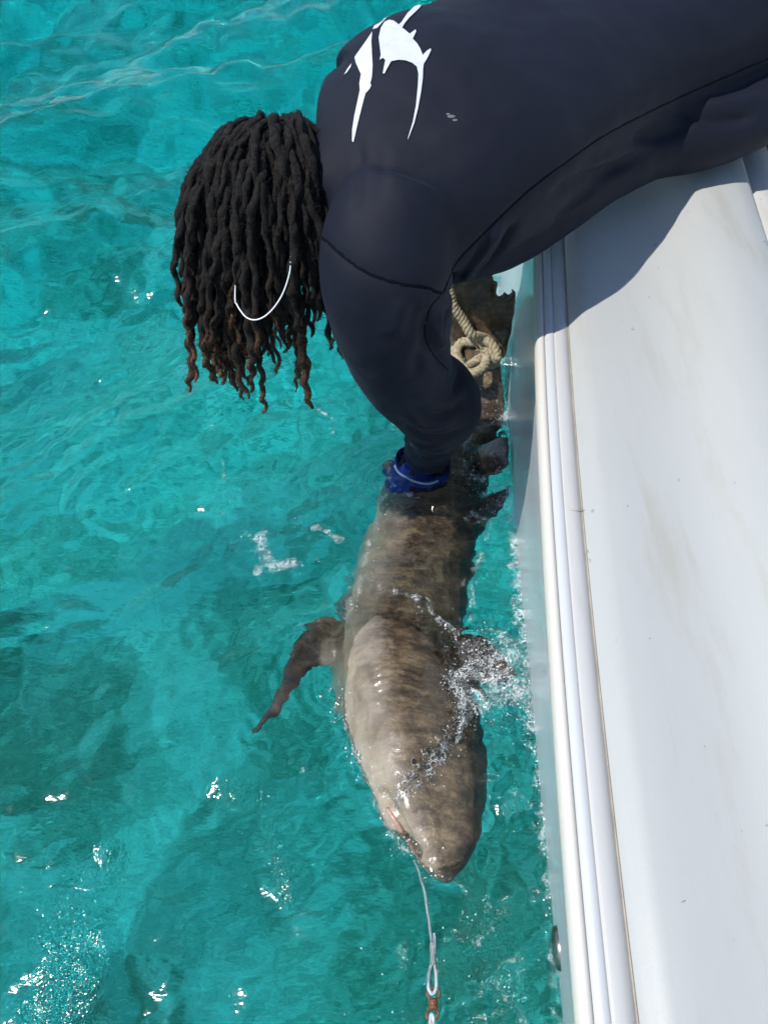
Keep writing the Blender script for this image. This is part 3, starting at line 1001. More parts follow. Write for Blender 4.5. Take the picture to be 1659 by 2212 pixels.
dg = bpy.context.evaluated_depsgraph_get(); dg.update()
B1 = BVHTree.FromObject(shirt, dg)


def ribbon(L, bvh_n, width, h, name, mat, parent):
    T, _, _ = frames(L)
    R = []
    for p, t, nn in zip(L, T, bvh_n):
        s = np.cross(t, nn); s /= np.linalg.norm(s) + 1e-9
        R.append([p - s * width - nn * h, p - s * width * .8 + nn * h * .8, p + nn * h, p + s * width * .8 + nn * h * .8, p + s * width - nn * h])
    return mk(name, *rings(R), mat, parent)


for pl, w in ((SIDE, .0020), (SHO, .0030), ([(921, 694), (930, 664), (950, 640)], .0016), ([(918, 700), (920, 735), (940, 772), (968, 800)], .0014)):
    H = [hit(B1, x, y) for x, y in spline(pl, 90)]
    H = [q for q in H if q[0] is not None]
    if len(H) > 5:
        ribbon(np.array([q[0] for q in H]), [q[1] for q in H], w, .0004, 'seam', M_SEAM, shirt)

# white print on the back: two leaping long-billed fish shapes
def dd(pts): return [((900 + x * .2411) / 1.2683, (y * .2411) / 1.2683) for x, y in pts]
PRINT = [
    [(600, 330), (640, 265), (690, 240), (745, 252), (800, 295), (830, 268), (900, 165), (1000, 65), (1085, 12), (1094, 30), (1030, 110), (920, 215), (870, 275), (838, 330), (880, 362), (925, 400), (990, 350), (998, 372), (958, 455),
     (1010, 510), (1045, 570), (1072, 640), (1120, 590), (1160, 565), (1166, 585), (1120, 680), (1082, 740), (1074, 800), (1070, 900), (1050, 1060), (1020, 1230), (975, 1410), (902, 1598), (905, 1570), (960, 1390), (995, 1210), (1015, 1000), (1022, 850), (1005, 770), (950, 725), (880, 700), (800, 692), (716, 708), (665, 800), (638, 850), (622, 845), (634, 770), (650, 695), (622, 670), (586, 692), (598, 640), (585, 540), (574, 440)],
    [(500, 370), (420, 490), (350, 590), (305, 655), (320, 720), (375, 850), (356, 960), (362, 1030), (335, 1160), (300, 1320), (276, 1480), (274, 1610), (290, 1622), (340, 1400), (385, 1220), (425, 1068), (470, 1020), (490, 975), (478, 958), (498, 880), (505, 750), (496, 600), (490, 480)],
    [(735, 100), (690, 150), (620, 245), (575, 275), (525, 300), (508, 340), (560, 325), (600, 280), (660, 215), (715, 140)],
    [(268, 728), (225, 785), (182, 855), (215, 830), (258, 770)]]
from mathutils.geometry import tessellate_polygon
for poly in PRINT:
    pts = dd(poly)
    bm = bmesh.new()
    vs = [bm.verts.new((x, y, 0)) for x, y in pts]
    tri = tessellate_polygon([[Vector((x, y, 0)) for x, y in pts]])
    for tr in tri:
        try: bm.faces.new([vs[i] for i in tr])
        except ValueError: pass
    for _ in range(5):
        long = [e_ for e_ in bm.edges if e_.calc_length() > 5]
        if not long: break
        bmesh.ops.subdivide_edges(bm, edges=long, cuts=1)
        bmesh.ops.triangulate(bm, faces=bm.faces)
    ok = {}
    for v in list(bm.verts):
        h, nn = hit(B1, v.co.x, v.co.y, .0016)
        if h is None or (np.array(h)[1] > 2.2): bm.verts.remove(v)
        else: v.co = Vector(h)
    for f in [f for f in bm.faces if max(e_.calc_length() for e_ in f.edges) > .09]: bm.faces.remove(f)
    me = bpy.data.meshes.new('back_print'); bm.to_mesh(me); bm.free()
    me.materials.append(M_PRINT)
    o = bpy.data.objects.new('back_print', me); COL.objects.link(o); o.parent = shirt
    o.modifiers.new('thick', 'SOLIDIFY').thickness = .0006
# small scuff on the back
for x, y, rx, ry in ((975, 252, .006, .003), (983, 260, .004, .002), (968, 247, .003, .002)):
    h, nn = hit(B1, x, y, .0004)
    if h is not None:
        u = np.cross(nn, [0, 1, 0]); u /= np.linalg.norm(u); w_ = np.cross(nn, u)
        mk('scuff', *ellipsoid(h, (u * rx, w_ * ry, nn * .0008), 12, 6), simple('pale_scuff', (.16, .16, .17), .8), shirt)
# shorts
sh_parts = [rings(torso_rings([(.80, 1.80, .815, .200, .145, 0), (.92, 1.85, .81, .21, .165, 0), (1.02, 1.90, .78, .19, .15, 0)]))]
for hx, hy in ((.98, 1.77), (.90, 1.97)):
    l = spline([(hx - .04, hy, .80, .135), (hx + .01, hy, .66, .13), (hx + .02, hy, .50, .115)], 20)
    sh_parts.append(tube(l[:, :3], l[:, 3], 22))
shorts = mk('shorts', *join(*sh_parts), M_SHORTS, person)
remesh(shorts, .009, 10)

# the glove over the left hand
glove = mk('glove', *join(hand(LH_W, LH_D, LH_N, (-1, .2, 0), 1.06, .55)), M_GLOVE, person)
remesh(glove, .0032, 5)
glove['label'] = 'blue glove with black and white trim'
V = co_get(glove.data); N = no_get(glove.data); co_set(glove.data, V + N * .0022)
dW = LH_D / np.linalg.norm(LH_D)
GB = BVHTree.FromObject(glove, bpy.context.evaluated_depsgraph_get())
def cuff(d0, d1, r, mat, name, sx=1.25):
    pts = [LH_W + dW * q for q in np.linspace(d0, d1, 6)]
    T, U, W = frames(pts)
    s = np.array([1.0, 0, 0]) - dW * dW[0]; s /= np.linalg.norm(s); n2 = np.cross(dW, s)
    R = [[p + s * r * sx * math.cos(a) + n2 * r * math.sin(a) for a in np.linspace(0, 2 * math.pi, 28, endpoint=False)] for p in pts]
    return mk(name, *rings(R), mat, glove)
def bowl(z0, z1, r0, r1, mat, name, arc=(0, 2 * math.pi)):
    c = np.array([.094, 1.222, 0])
    R = []
    for q in np.linspace(0, 1, 9):
        z = z0 + (z1 - z0) * q; r = r0 + (r1 - r0) * q ** 1.6
        R.append([c + np.array([r * 1.10 * math.cos(a) - .012 * q, r * math.sin(a) - .042 * q, z + .010 * math.cos(a) * -1 + .003 * math.sin(5 * a)]) for a in np.linspace(arc[0], arc[1], 40, endpoint=False)])
    for q in np.linspace(1, 0, 5):
        z = z0 + (z1 - z0) * q; r = r0 + (r1 - r0) * q ** 1.6 - .003
        R.append([c + np.array([r * 1.10 * math.cos(a) - .012 * q, r * math.sin(a) - .042 * q, z + .010 * math.cos(a) * -1 + .003 * math.sin(5 * a)]) for a in np.linspace(arc[0], arc[1], 40, endpoint=False)])
    return mk(name, *rings(R, False), mat, glove)
bowl(.002, -.060, .0600, .070, M_GLOVE, 'cuff')
def arc(q, a0, a1, r_t, mat, name):
    c = np.array([.094, 1.222, 0]); pts = []
    for a in np.linspace(a0, a1, 24):
        r = .0600 + .010 * q ** 1.6 + .001
        pts.append(c + np.array([r * 1.10 * math.cos(a) - .012 * q, r * math.sin(a) - .042 * q, .002 - .062 * q - .010 * math.cos(a) + .003 * math.sin(5 * a) + .001]))
    mk(name, *tube(pts, r_t, 8), mat, glove)
arc(.10, 3.3, 5.3, .0028, M_GLOVE_W, 'white_trim')
arc(.34, 4.3, 5.7, .0050, M_GLOVE_D, 'black_trim')
arc(.48, 4.5, 5.5, .0022, M_GLOVE_W, 'white_trim')
def glove_patch(c, u, rx, ry, mat, name):
    o = Vector(c) + Vector((0, 0, .3))
    loc, nn, i, t = GB.ray_cast(o, Vector((0, 0, -1)))
    if loc is None: return
    nn = np.array(nn); loc = np.array(loc)
    u = np.array(u, float); u -= nn * np.dot(u, nn); u /= np.linalg.norm(u); w_ = np.cross(nn, u)
    mk(name, *ellipsoid(loc, (u * rx, w_ * ry, nn * .003), 18, 8), mat, glove)
pc = LH_W + dW * .055
glove_patch(pc + np.array([.03, .02, 0]), (1, .3, 0), .034, .004, M_GLOVE_W, 'white_stripe')
glove_patch(pc + np.array([.02, .02, 0]), (1, .5, 0), .030, .007, M_GLOVE_D, 'black_panel')
glove_patch(pc + np.array([-.02, -.012, 0]), (.3, 1, 0), .016, .008, M_GLOVE_D, 'black_panel')

# dreadlocks: roots over the scalp, each falls over the head and hangs
HA = (.110, .090, .098)                          # scalp radii: along crown, side to side, face to back
def inside(p, k=1.0):
    q = p - HC
    a, b, c = np.dot(q, h_up) / (HA[0] * k), np.dot(q, h_side) / (HA[1] * k), np.dot(q, h_face) / (HA[2] * k)
    return math.sqrt(a * a + b * b + c * c), (a, b, c)


hair = mk('hair', *ellipsoid(HC - h_face * .004, (h_up * (HA[0] - .002), h_side * (HA[1] - .002), h_face * (HA[2] - .004)), 36, 24), M_HAIR, person)
attr(hair.data, 'along', np.zeros(len(hair.data.vertices)))


def dread(root_dir, length, rad, seed, kick, end_kick=(0, 0, 0)):
    rr = np.random.default_rng(seed)
    d0 = root_dir / np.linalg.norm(root_dir)
    p = HC + h_up * d0[0] * HA[0] + h_side * d0[1] * HA[1] + h_face * d0[2] * HA[2]
    nrm = (p - HC); nrm /= np.linalg.norm(nrm)
    layer = 1.0 + .17 * rr.random()
    v = nrm * .35 + np.array(kick)
    v /= np.linalg.norm(v)
    pts = [p.copy()]
    step = .0085
    n = int(length / step)
    ph = rr.random(3) * 10
    for i in range(n):
        wob = np.array([mnoise.noise(Vector((ph[0] + i * .16, k * 7.3, ph[1]))) for k in range(3)]) * .75
        v = v * .80 + np.array([0, -.02, -1]) * .20 + wob * .20 + np.array(end_kick) * (.12 * (i / n) ** 3)
        v /= np.linalg.norm(v)
        p = p + v * step
        r_, (a, b, c) = inside(p, layer)
        if r_ < 1:
            g = h_up * a / HA[0] + h_side * b / HA[1] + h_face * c / HA[2]
            g /= np.linalg.norm(g)
            p = p + g * (1 - r_) * .09
            v = v - g * min(0, np.dot(v, g))
            v /= np.linalg.norm(v) + 1e-9
        pts.append(p.copy())
    pts = np.array(pts)
    m = len(pts) * 2
    pts = spline(pts, m)
    s = np.linspace(0, 1, m)
    T0, U0, W0 = frames(pts)
    hx = np.arange(m) * (.48 + .2 * rr.random()) + rr.random() * 6
    amp = (.0006 + .0030 * s ** 1.5)[:, None]
    pts = pts + amp * (U0 * np.cos(hx)[:, None] + W0 * np.sin(hx)[:, None])
    prof = np.interp(s, [0, .08, .5, .9, 1], [.75, 1.0, .95, .72, .30]) * rad
    k = 9
    ang = np.arange(k) * 2 * math.pi / k
    tw = rr.random() * 6
    R_ = np.array([[prof[i] * (1 + .17 * math.sin(3 * a + 0.55 * i + tw) + .30 * mnoise.noise(Vector((a * 1.3, i * .45, seed * 1.7)))
                    + .34 * mnoise.noise(Vector((3.3, i * .33, seed * .9)))) for a in ang] for i in range(m)])
    V, F = tube(pts, R_, k)
    V = list(V); F = list(F); al = list(np.repeat(s, k))
    # stray fuzz: thin triangles standing off the lock
    T_, U_, W_ = frames(pts)
    for _ in range(int(m * 6)):
        i = rr.integers(1, m - 1); a = rr.random() * 6.28
        o = U_[i] * math.cos(a) + W_[i] * math.sin(a)
        b0 = pts[i] + o * prof[i] * .8
        t2 = T_[i] * rr.normal() * .8 + o * .75 + rr.normal(size=3) * .35
        t2 /= np.linalg.norm(t2)
        L_ = .003 + .010 * rr.random() ** 2
        sd = np.cross(t2, o + .01); sd /= np.linalg.norm(sd) + 1e-9
        q = len(V)
        V += [b0 - sd * .00050, b0 + sd * .00050, b0 + t2 * L_]; F.append((q, q + 1, q + 2)); al += [s[i]] * 3
    o = mk('dreadlock', V, F, M_HAIR, hair)
    attr(o.data, 'along', np.array(al) * (min(1.0, length / .34) * (.7 + .5 * rr.random())))
    return o


seed = 100
rr = np.random.default_rng(9)
locks = 0
for ring_i, (lat, cnt) in enumerate([(-.64, 24), (-.5, 28), (-.35, 31), (-.2, 33), (-.05, 35), (.1, 36), (.25, 35), (.4, 33), (.53, 30), (.66, 26), (.78, 21), (.88, 15), (.96, 9)]):
    for k in range(cnt):
        q = 2 * math.pi * (k + .5 * (ring_i % 2) + .25 * rr.random()) / cnt
        s = math.sqrt(1 - lat * lat)
        d = np.array([lat + .05 * rr.normal(), s * math.sin(q), s * math.cos(q)])
        if d[2] > .62 * s and lat < .55: continue           # the face
        L = (.15 + .12 * rr.random()) if rr.random() < .62 else (.26 + .09 * rr.random() + .07 * (rr.random() < .3))
        pw = HC + h_up * d[0] * HA[0] + h_side * d[1] * HA[1] + h_face * d[2] * HA[2]
        if pw[0] > -.14: L *= .80
        kick = np.array([.10 * rr.normal() - .02, -.75 + .2 * rr.normal(), .05])
        if d[2] > 0: L *= .82
        dread(d, L, .0040 + .0040 * rr.random() ** 1.5, seed, kick, (.25 * rr.normal(), 0, .1 * rr.normal()))
        seed += 1; locks += 1
# a few long loose ends
for d, L, kick, ek in (((.75, -.2, -.6), .44, (-.2, -.7, .3), (.5, 0, 0)), ((.6, -.6, -.3), .42, (0, -.9, 0), (.8, 0, .1)), ((.2, -.7, -.4), .40, (.1, -.8, .2), (1.6, 0, .5)), ((.9, .1, -.3), .40, (-.5, -.4, .2), (.2, 0, 0))):
    dread(np.array(d), L, .0078, seed, kick, ek); seed += 1
for k in range(13):
    q = rr.random() * 2 - 1
    dread(np.array([.85 + .1 * rr.random(), .45 * q, -.25 + .5 * rr.random()]), .24 + .15 * rr.random(), .0052 + .003 * rr.random(), seed, (-.25 - .25 * rr.random(), -.5 * rr.random(), .05), (.3 * rr.normal(), 0, 0)); seed += 1

# sunglasses with a thin white retainer cable
gl = empty('sunglasses')
tag(gl, 'dark sunglasses with a thin white retainer cable looping below the hair', 'sunglasses')
for s in (-1, 1):
    mk('lens', *ellipsoid(HC + h_face * .100 + h_side * s * .034 + h_up * .004, (h_side * .030, h_up * .021, h_face * .006), 20, 10), M_LENS, gl)
    tp = [HC + h_face * .098 + h_side * s * .062 + h_up * .010, HC + h_face * .04 + h_side * s * .084 + h_up * .010, HC - h_face * .03 + h_side * s * .088 + h_up * .004, HC - h_face * .045 + h_side * s * .086 - h_up * .02]
    mk('temple_arm', *tube(spline(tp, 16), .0022, 8), M_DARK, gl)
mk('bridge', *tube(spline([HC + h_face * .103 + h_side * -.008, HC + h_face * .108 + h_up * .003, HC + h_face * .103 + h_side * .008], 8), .0022, 8), M_DARK, gl)
cab = spline([(628, 562), (626, 589), (613, 630), (594.6, 661), (572.6, 683), (550.6, 691), (532, 685), (518, 668), (508, 650)], 60)
cp = np.array([PT(x, y, 1.135 + .03 * (k / 59)) for k, (x, y) in enumerate(cab)])
cp = np.vstack([[cp[0] + (0, .07, .02)], cp, [cp[-1] + (-.004, .06, .012)]])
mk('retainer_cable', *tube(spline(cp, 80), .0011, 8), M_CORD, gl)

# ------------------------------------------------------------------ rope round the tail
def rp(x, y, z): return P(x, y, z)
RP = [rp(975, 575, .35), rp(972, 615, .30), rp(979, 657, .255), rp(1000, 692, .218), rp(1018, 722, .190), rp(1036, 727, .172), rp(1052, 734, .15), rp(1064, 748, .145), rp(1073, 764, .135), rp(1070, 780, .12),
      rp(1060, 788, .10), rp(1040, 792, .085), rp(1020, 770, .03), rp(1000, 745, .05), rp(984, 752, .10), rp(986, 770, .125), rp(994, 795, .13), rp(1008, 806, .132), rp(1026, 805, .137), rp(1044, 793, .14), rp(1051, 772, .145), rp(1046, 760, .15), rp(1058, 764, .148),
      rp(1068, 776, .14), rp(1074, 768, .146), rp(1066, 750, .158), rp(1050, 737, .162), rp(1028, 739, .158), rp(1004, 738, .15), rp(993, 744, .138), rp(986, 760, .132), rp(992, 783, .133), rp(1004, 795, .13), rp(1020, 786, .12), rp(1035, 775, .13), rp(1048, 768, .14), rp(1040, 760, .15)]
path = spline(RP, 620)
seg = np.concatenate([[0], np.cumsum(np.linalg.norm(np.diff(path, axis=0), axis=1))])
q = np.linspace(0, seg[-1], 620)
path = np.stack([np.interp(q, seg, path[:, k]) for k in range(3)], 1)
T, U, W = frames(path)
rope = empty('rope')
tag(rope, 'thick beige twisted rope knotted around the tail of the shark', 'rope')
for k in range(3):
    a = q / .030 * 2 * math.pi + k * 2 * math.pi / 3
    mk('strand', *tube(path + (U * np.cos(a)[:, None] + W * np.sin(a)[:, None]) * .0060, .0067 * (1 + .06 * np.sin(q * 900 + k)), 8), M_ROPE, rope)
# frayed end
fr = []
for k in range(26):
    d = T[-1] * .6 + RNG.normal(size=3) * .6; d /= np.linalg.norm(d)
    fr.append(tube(spline([path[-1] - T[-1] * .004, path[-1] + d * .008, path[-1] + d * .016 + RNG.normal(size=3) * .004], 6), [.0009] * 5 + [.0003], 4))
mk('frayed_end', *join(*fr), M_ROPE, rope)

# ------------------------------------------------------------------ fishing leader and swivel
leader = empty('fishing_leader')
tag(leader, 'pale thick fishing leader running from the mouth of the shark to the swivel', 'leader')
lz = .012
L1 = [P(893, 1858, .030), P(905, 1880, .02), P(915, 1915, .006), P(922, 1960, .010), P(929, 2010, .016), P(934, 2040, .02)]
mk('line', *tube(spline(L1, 60), np.interp(np.linspace(0, 1, 60), [0, .3, 1], [.0016, .0024, .0026]), 10), M_LINE, leader)
mk('crimp', *tube(spline([P(934, 2036, .021), P(934.5, 2060, .022), P(935, 2084, .023)], 12), [.0036] + [.0044] * 10 + [.0036], 12), M_CRIMP, leader)
L2 = [P(931, 2082, .021), P(926, 2105, .022), P(925, 2130, .022), P(928, 2142, .022), P(933, 2147, .022), P(939, 2142, .022), P(942, 2130, .022), P(941, 2105, .022), P(937, 2082, .021)]
mk('loop', *tube(spline(L2, 50), .0028, 10), M_LINE, leader)
mk('tag_end', *tube(spline([P(938, 2060, .022), P(939, 2036, .024), P(938, 2016, .025)], 10), .0025, 8), M_LINE, leader)
sw = empty('barrel_swivel')
tag(sw, 'rusty barrel swivel with two wire rings joining the fishing lines', 'swivel')
def torus(c, ax1, ax2, r, n=40):
    pts = np.array([c + ax1 * math.cos(a) + ax2 * math.sin(a) for a in np.linspace(0, 2 * math.pi, n)])
    return tube(pts, r, 8, False)
for nm, x, y in (('ring', 936, 2146), ('ring', 934, 2192)):
    c = P(x, y, .022); e1 = P(x + 13, y, .022) - c; e2 = P(x, y + 13, .022) - c
    mk(nm, *torus(c, e1, e2, .0019), M_RUST, sw)
bp_ = spline([P(936, 2156, .022), P(936, 2160, .022), P(935.5, 2168, .022), P(935, 2176, .022), P(934.5, 2182, .022)], 14)
mk('barrel', *tube(bp_, np.interp(np.linspace(0, 1, 14), [0, .2, .45, .55, .8, 1], [.004, .0072, .0078, .0062, .0078, .0042]), 16), M_RUST, sw)
mk('wire_wrap', *torus(P(935.5, 2169, .022), (P(945, 2169, .022) - P(935.5, 2169, .022)), np.array([0, 0, .0085]), .0012), M_BRASS, sw)
lower = empty('lower_line')
tag(lower, 'short pale line below the rusty swivel running out of the picture bottom', 'line')
L3 = [P(930, 2300, .03), P(930, 2240, .022), P(929, 2205, .021), P(932, 2192, .024), P(936, 2200, .024), P(935, 2235, .022), P(935, 2300, .03)]
mk('line_loop', *tube(spline(L3, 60), .0030, 10), M_LINE, lower)
mk('crimp', *tube(spline([P(933, 2208, .022), P(932.5, 2250, .023)], 8), [.0042] * 8, 12), M_CRIMP, lower)

# ------------------------------------------------------------------ the sea
def graded(a, b, h, lo, hi, g_lo, g_hi, mid_lo, mid_hi):
    xs = list(np.arange(a, b + h / 2, h)); s = h; x = xs[-1]
    while x < hi: s *= g_hi if x < mid_hi else 1.07; x += s; xs.append(x)
    s = h; x = xs[0]; pre = []
    while x > lo: s *= g_lo if x > mid_lo else 1.07; x -= s; pre.append(x)
    return np.array(pre[::-1] + xs)


xs = graded(-.80, .38, .0054, -450, 450, 1.016, 1.05, -2.7, .5); ys = graded(-.02, 1.60, .0054, -450, 450, 1.05, 1.011, -.1, 5.5)
X, Y = np.meshgrid(xs, ys)
Z = np.zeros_like(X)
cell = np.maximum(np.gradient(xs)[None, :], np.gradient(ys)[:, None])
wr = np.random.default_rng(3)
for i in range(80):
    lam = .045 * (2.2 / .045) ** ((i + wr.random()) / 80)
    th = math.radians(118) + wr.normal() * (.65 if lam < .24 else .36)
    k = 2 * math.pi / lam
    A = .0056 * lam ** .95 * (1.0 if lam > .25 else 1.25)
    fade = np.clip(1.6 - cell * 4 / lam, 0, 1)
    calm = .66 + 1.5 * np.clip((Y - .9) / 1.6, 0, 1)
    far = np.clip((Y - 1.2) / 1.5, 0, 1)
    calm = calm * (1 - .62 * far if lam < .13 else (1 - .25 * far if lam < .24 else (1 + .45 * far if lam < .8 else 1 - .3 * far)))
    ph = k * (X * math.cos(th) + Y * math.sin(th)) + wr.random() * 6.28
    ph = ph + .8 * np.sin(k * .23 * (X * math.sin(th) - Y * math.cos(th)) + wr.random() * 6)
    Z += fade * calm * A * (np.sin(ph) + .25 * np.sin(2 * ph + 1.2))
nr = slice(np.searchsorted(ys, -.6), np.searchsorted(ys, 4.5)), slice(np.searchsorted(xs, -3), np.searchsorted(xs, .75))
Xn, Yn = X[nr], Y[nr]
Zn = Z[nr].copy()
Zn += .0032 * noise2(Xn, Yn, .085, 3.3, .5, 1.7) + .0017 * noise2(Xn, Yn, .034, 8.3, .2, 1.6)
pts2 = np.stack([Xn.ravel(), Yn.ravel()], 1)
foam = np.zeros(len(pts2))


def px_line(pl, n=24): return np.array([P(x, y, 0)[:2] for x, y in spline(pl, n)])


def add_foam(pl, w, amt):
    global foam
    d, _ = seg_dist(pts2, px_line(pl))
    foam = np.maximum(foam, amt * np.exp(-(d / w) ** 2))


churn = np.zeros(len(pts2))


def add_churn(pl, w, amt):
    global churn
    d, _ = seg_dist(pts2, px_line(pl))
    churn = np.maximum(churn, amt * np.exp(-(d / w) ** 2))


# water touching the hull
yy = np.linspace(-.1, 2.6, 60)
hl = np.stack([x_water(yy) - .004, yy], 1)
dh, _ = seg_dist(pts2, hl)
amt = np.interp(pts2[:, 1], [-.1, .3, .55, .75, 1.0, 1.25, 1.8, 2.6], [.48, .57, .60, .74, .72, .74, .66, .5])
foam = np.maximum(foam, amt * np.exp(-(dh / (.012 + .020 * np.clip(amt, 0, 1))) ** 2))
churn = np.maximum(churn, .8 * np.exp(-(dh / .03) ** 2))
add_foam([(985, 1470), (1050, 1450), (1120, 1420)], .045, .70)
add_foam([(1000, 1530), (1070, 1510), (1135, 1500)], .05, .76)
add_foam([(1060, 1460), (1100, 1490), (1140, 1545)], .05, .78)
add_foam([(955, 1470), (985, 1490), (1000, 1550), (985, 1610), (950, 1650)], .016, .66)
add_foam([(985, 1600), (955, 1660), (915, 1700), (880, 1725), (855, 1760)], .020, .62)
add_foam([(930, 1660), (890, 1700)], .028, .56)
add_foam([(820, 1272), (870, 1285), (915, 1300), (945, 1335), (985, 1370), (1010, 1390)], .016, .58)
add_foam([(1060, 1010), (1090, 1090), (1060, 1125), (1020, 1110)], .03, .56)
add_foam([(1040, 920), (1085, 905), (1100, 860), (1085, 830)], .026, .66)
add_foam([(1060, 1370), (1110, 1385)], .03, .6)
add_foam([(815, 1130), (835, 1110)], .016, .56)
add_foam([(1000, 1020), (1060, 1040)], .03, .52)
add_foam([(790, 1200), (765, 1300), (735, 1350)], .010, .50)
add_foam([(835, 1060), (815, 1120), (788, 1200), (768, 1290), (740, 1345)], .014, .57)
add_foam([(835, 1000), (850, 1050), (900, 1075)], .013, .56)
add_foam([(1055, 1150), (1025, 1250), (1015, 1340)], .016, .58)
add_foam([(735, 1480), (745, 1560), (780, 1660), (812, 1745)], .009, .57)
add_foam([(700, 1345), (650, 1355)], .010, .54)
add_foam([(815, 1750), (850, 1820), (880, 1850)], .014, .60)
for pl, w, a in (([(560, 1150), (570, 1190), (590, 1215), (630, 1212)], .013, .92), ([(680, 1132), (715, 1150), (735, 1158)], .009, .85), ([(545, 1160), (530, 1145)], .006, .7), ([(560, 1215), (555, 1230)], .008, .75),
                 ([(640, 1215), (660, 1205)], .006, .7), ([(670, 1190), (690, 1205)], .005, .65), ([(715, 1300), (700, 1305)], .006, .7), ([(680, 1300), (684, 1315)], .006, .7), ([(700, 960), (720, 945)], .006, .7), ([(690, 890), (720, 905), (715, 930)], .006, .75),
                 ([(810, 862), (835, 880), (865, 905)], .007, .85), ([(640, 900), (620, 880)], .006, .6), ([(480, 990), (485, 1060), (478, 1100)], .005, .6), ([(760, 1030), (780, 1070)], .004, .55), ([(1035, 2040), (1075, 2010)], .010, .62), ([(1070, 2110), (1110, 2180), (1130, 2212)], .010, .62)):
    add_foam(pl, w * 1.9, a * .78)
add_churn([(1000, 1400), (1080, 1440), (1120, 1520)], .065, 2.6)
add_churn([(985, 1480), (1000, 1560), (950, 1650), (860, 1740)], .022, 1.0)
add_churn([(1040, 880), (1080, 960), (1060, 1080), (1020, 1120)], .05, 1.0)
add_churn([(860, 1060), (820, 1120), (785, 1220), (765, 1300), (735, 1350), (715, 1480)], .03, .55)
add_churn([(930, 1100), (900, 1200), (880, 1300), (850, 1420), (860, 1500)], .10, .9)
add_churn([(735, 1520), (770, 1640), (815, 1740), (880, 1850), (960, 1905)], .02, .8)
add_churn([(1045, 1560), (1055, 1660), (1050, 1780), (1000, 1890)], .025, .7)
add_churn([(650, 1380), (600, 1500), (545, 1590)], .035, .5)
foam = foam.reshape(Xn.shape); churn = churn.reshape(Xn.shape)
# broken water, little ridges
rg = 1 - np.abs(noise2(Xn, Yn, .042, 5.1)) * 1.6
rg2 = 1 - np.abs(noise2(Xn, Yn, .020, 2.7)) * 1.6
Zn += churn * (.009 * (rg - .5) + .0045 * (rg2 - .5) + .008 * noise2(Xn, Yn, .06, 9.9))
# ripples ringing out from the shark's side and from the hand
for (cx, cy, lam, A_, fall) in ((*P(735, 1480, 0)[:2], .028, .0016, .12), (*P(850, 1040, 0)[:2], .026, .0018, .12), (*P(600, 1500, 0)[:2], .030, .0010, .12), (*P(1050, 1780, 0)[:2], .024, .0012, .10), (*P(790, 1680, 0)[:2], .026, .0013, .10), (*P(935, 2170, 0)[:2], .022, .0008, .09), (*P(250, 1100, 0)[:2], .05, .0022, .2)):
    rr_ = np.hypot(Xn - cx, Yn - cy)
    Zn += A_ * np.sin(rr_ / lam * 2 * math.pi + 2 * noise2(Xn, Yn, .1, 1.1)) * np.exp(-rr_ / fall)
# gusts of small steep ripples that catch the sun
gust = np.zeros_like(Zn)
for pl, w, a_ in (([(190, 1920), (150, 2030), (185, 2080), (120, 2180)], .045, 1.0), ([(585, 1790), (612, 1880), (625, 1950)], .012, .8), ([(200, 1830), (260, 1850)], .02, .6), ([(480, 1000), (480, 1090)], .015, .6), ([(760, 1030), (790, 1080)], .012, .6), ([(1070, 2000), (1040, 2050), (1110, 2150)], .03, .6), ([(500, 1700), (560, 1720)], .03, .5)):
    d, _ = seg_dist(pts2, px_line(pl))
    g_ = (a_ * np.exp(-(d / w) ** 2)).reshape(Xn.shape)
    gust = np.maximum(gust, g_)
    Zn += g_ * (.0032 * noise2(Xn, Yn, .034, 12.1) + .0016 * noise2(Xn, Yn, .020, 15.7))
# thin sheet of water thrown up over the head
for pl, w, hgt in (([(955, 1468), (985, 1490), (1002, 1550), (985, 1612), (940, 1668), (890, 1712)], .008, .016), ([(1010, 1500), (1060, 1530), (1120, 1540)], .010, .018)):
    d, _ = seg_dist(pts2, px_line(pl, 40))
    Zn += (hgt * np.exp(-(d / w) ** 2)).reshape(Xn.shape) * (1 + .5 * noise2(Xn, Yn, .03, 6.6))
Zn += (.006 * np.exp(-(seg_dist(pts2, px_line([(800, 1460), (860, 1600), (900, 1760)], 20))[0] / .13) ** 2)).reshape(Xn.shape) * noise2(Xn, Yn, .055, 17.3)
# the water drains off the cheek so the side of the head lies clear of it
d, _ = seg_dist(pts2, px_line([(740, 1560), (790, 1680), (835, 1760)], 20))
Zn -= (.010 * np.exp(-(d / .06) ** 2)).reshape(Xn.shape)
Z[nr] = Zn
FO = np.zeros_like(Z); FO[nr] = foam
CH = np.zeros_like(Z); CH[nr] = gust
ny, nx = X.shape
V = np.stack([X, Y, Z], -1).reshape(-1, 3)
idx = np.arange(nx * ny).reshape(ny, nx)
F = np.stack([idx[:-1, :-1], idx[:-1, 1:], idx[1:, 1:], idx[1:, :-1]], -1).reshape(-1, 4)
per = np.concatenate([idx[0, :], idx[1:, -1], idx[-1, -2::-1], idx[-2:0:-1, 0]])
n0 = len(V); m_ = len(per)
B = V[per].copy(); B[:, 2] = -60
V = np.concatenate([V, B])
j = np.arange(m_)
S = np.stack([per[j], n0 + j, n0 + (j + 1) % m_, per[(j + 1) % m_]], -1)
fv = np.concatenate([F, S[:, ::1]])
me = bpy.data.meshes.new('sea')
nq = len(fv)
me.vertices.add(len(V)); me.vertices.foreach_set('co', V.ravel())
me.loops.add(nq * 4 + m_)
me.loops.foreach_set('vertex_index', np.concatenate([fv.ravel(), np.arange(n0 + m_ - 1, n0 - 1, -1)]).astype(np.int32))
me.polygons.add(nq + 1)
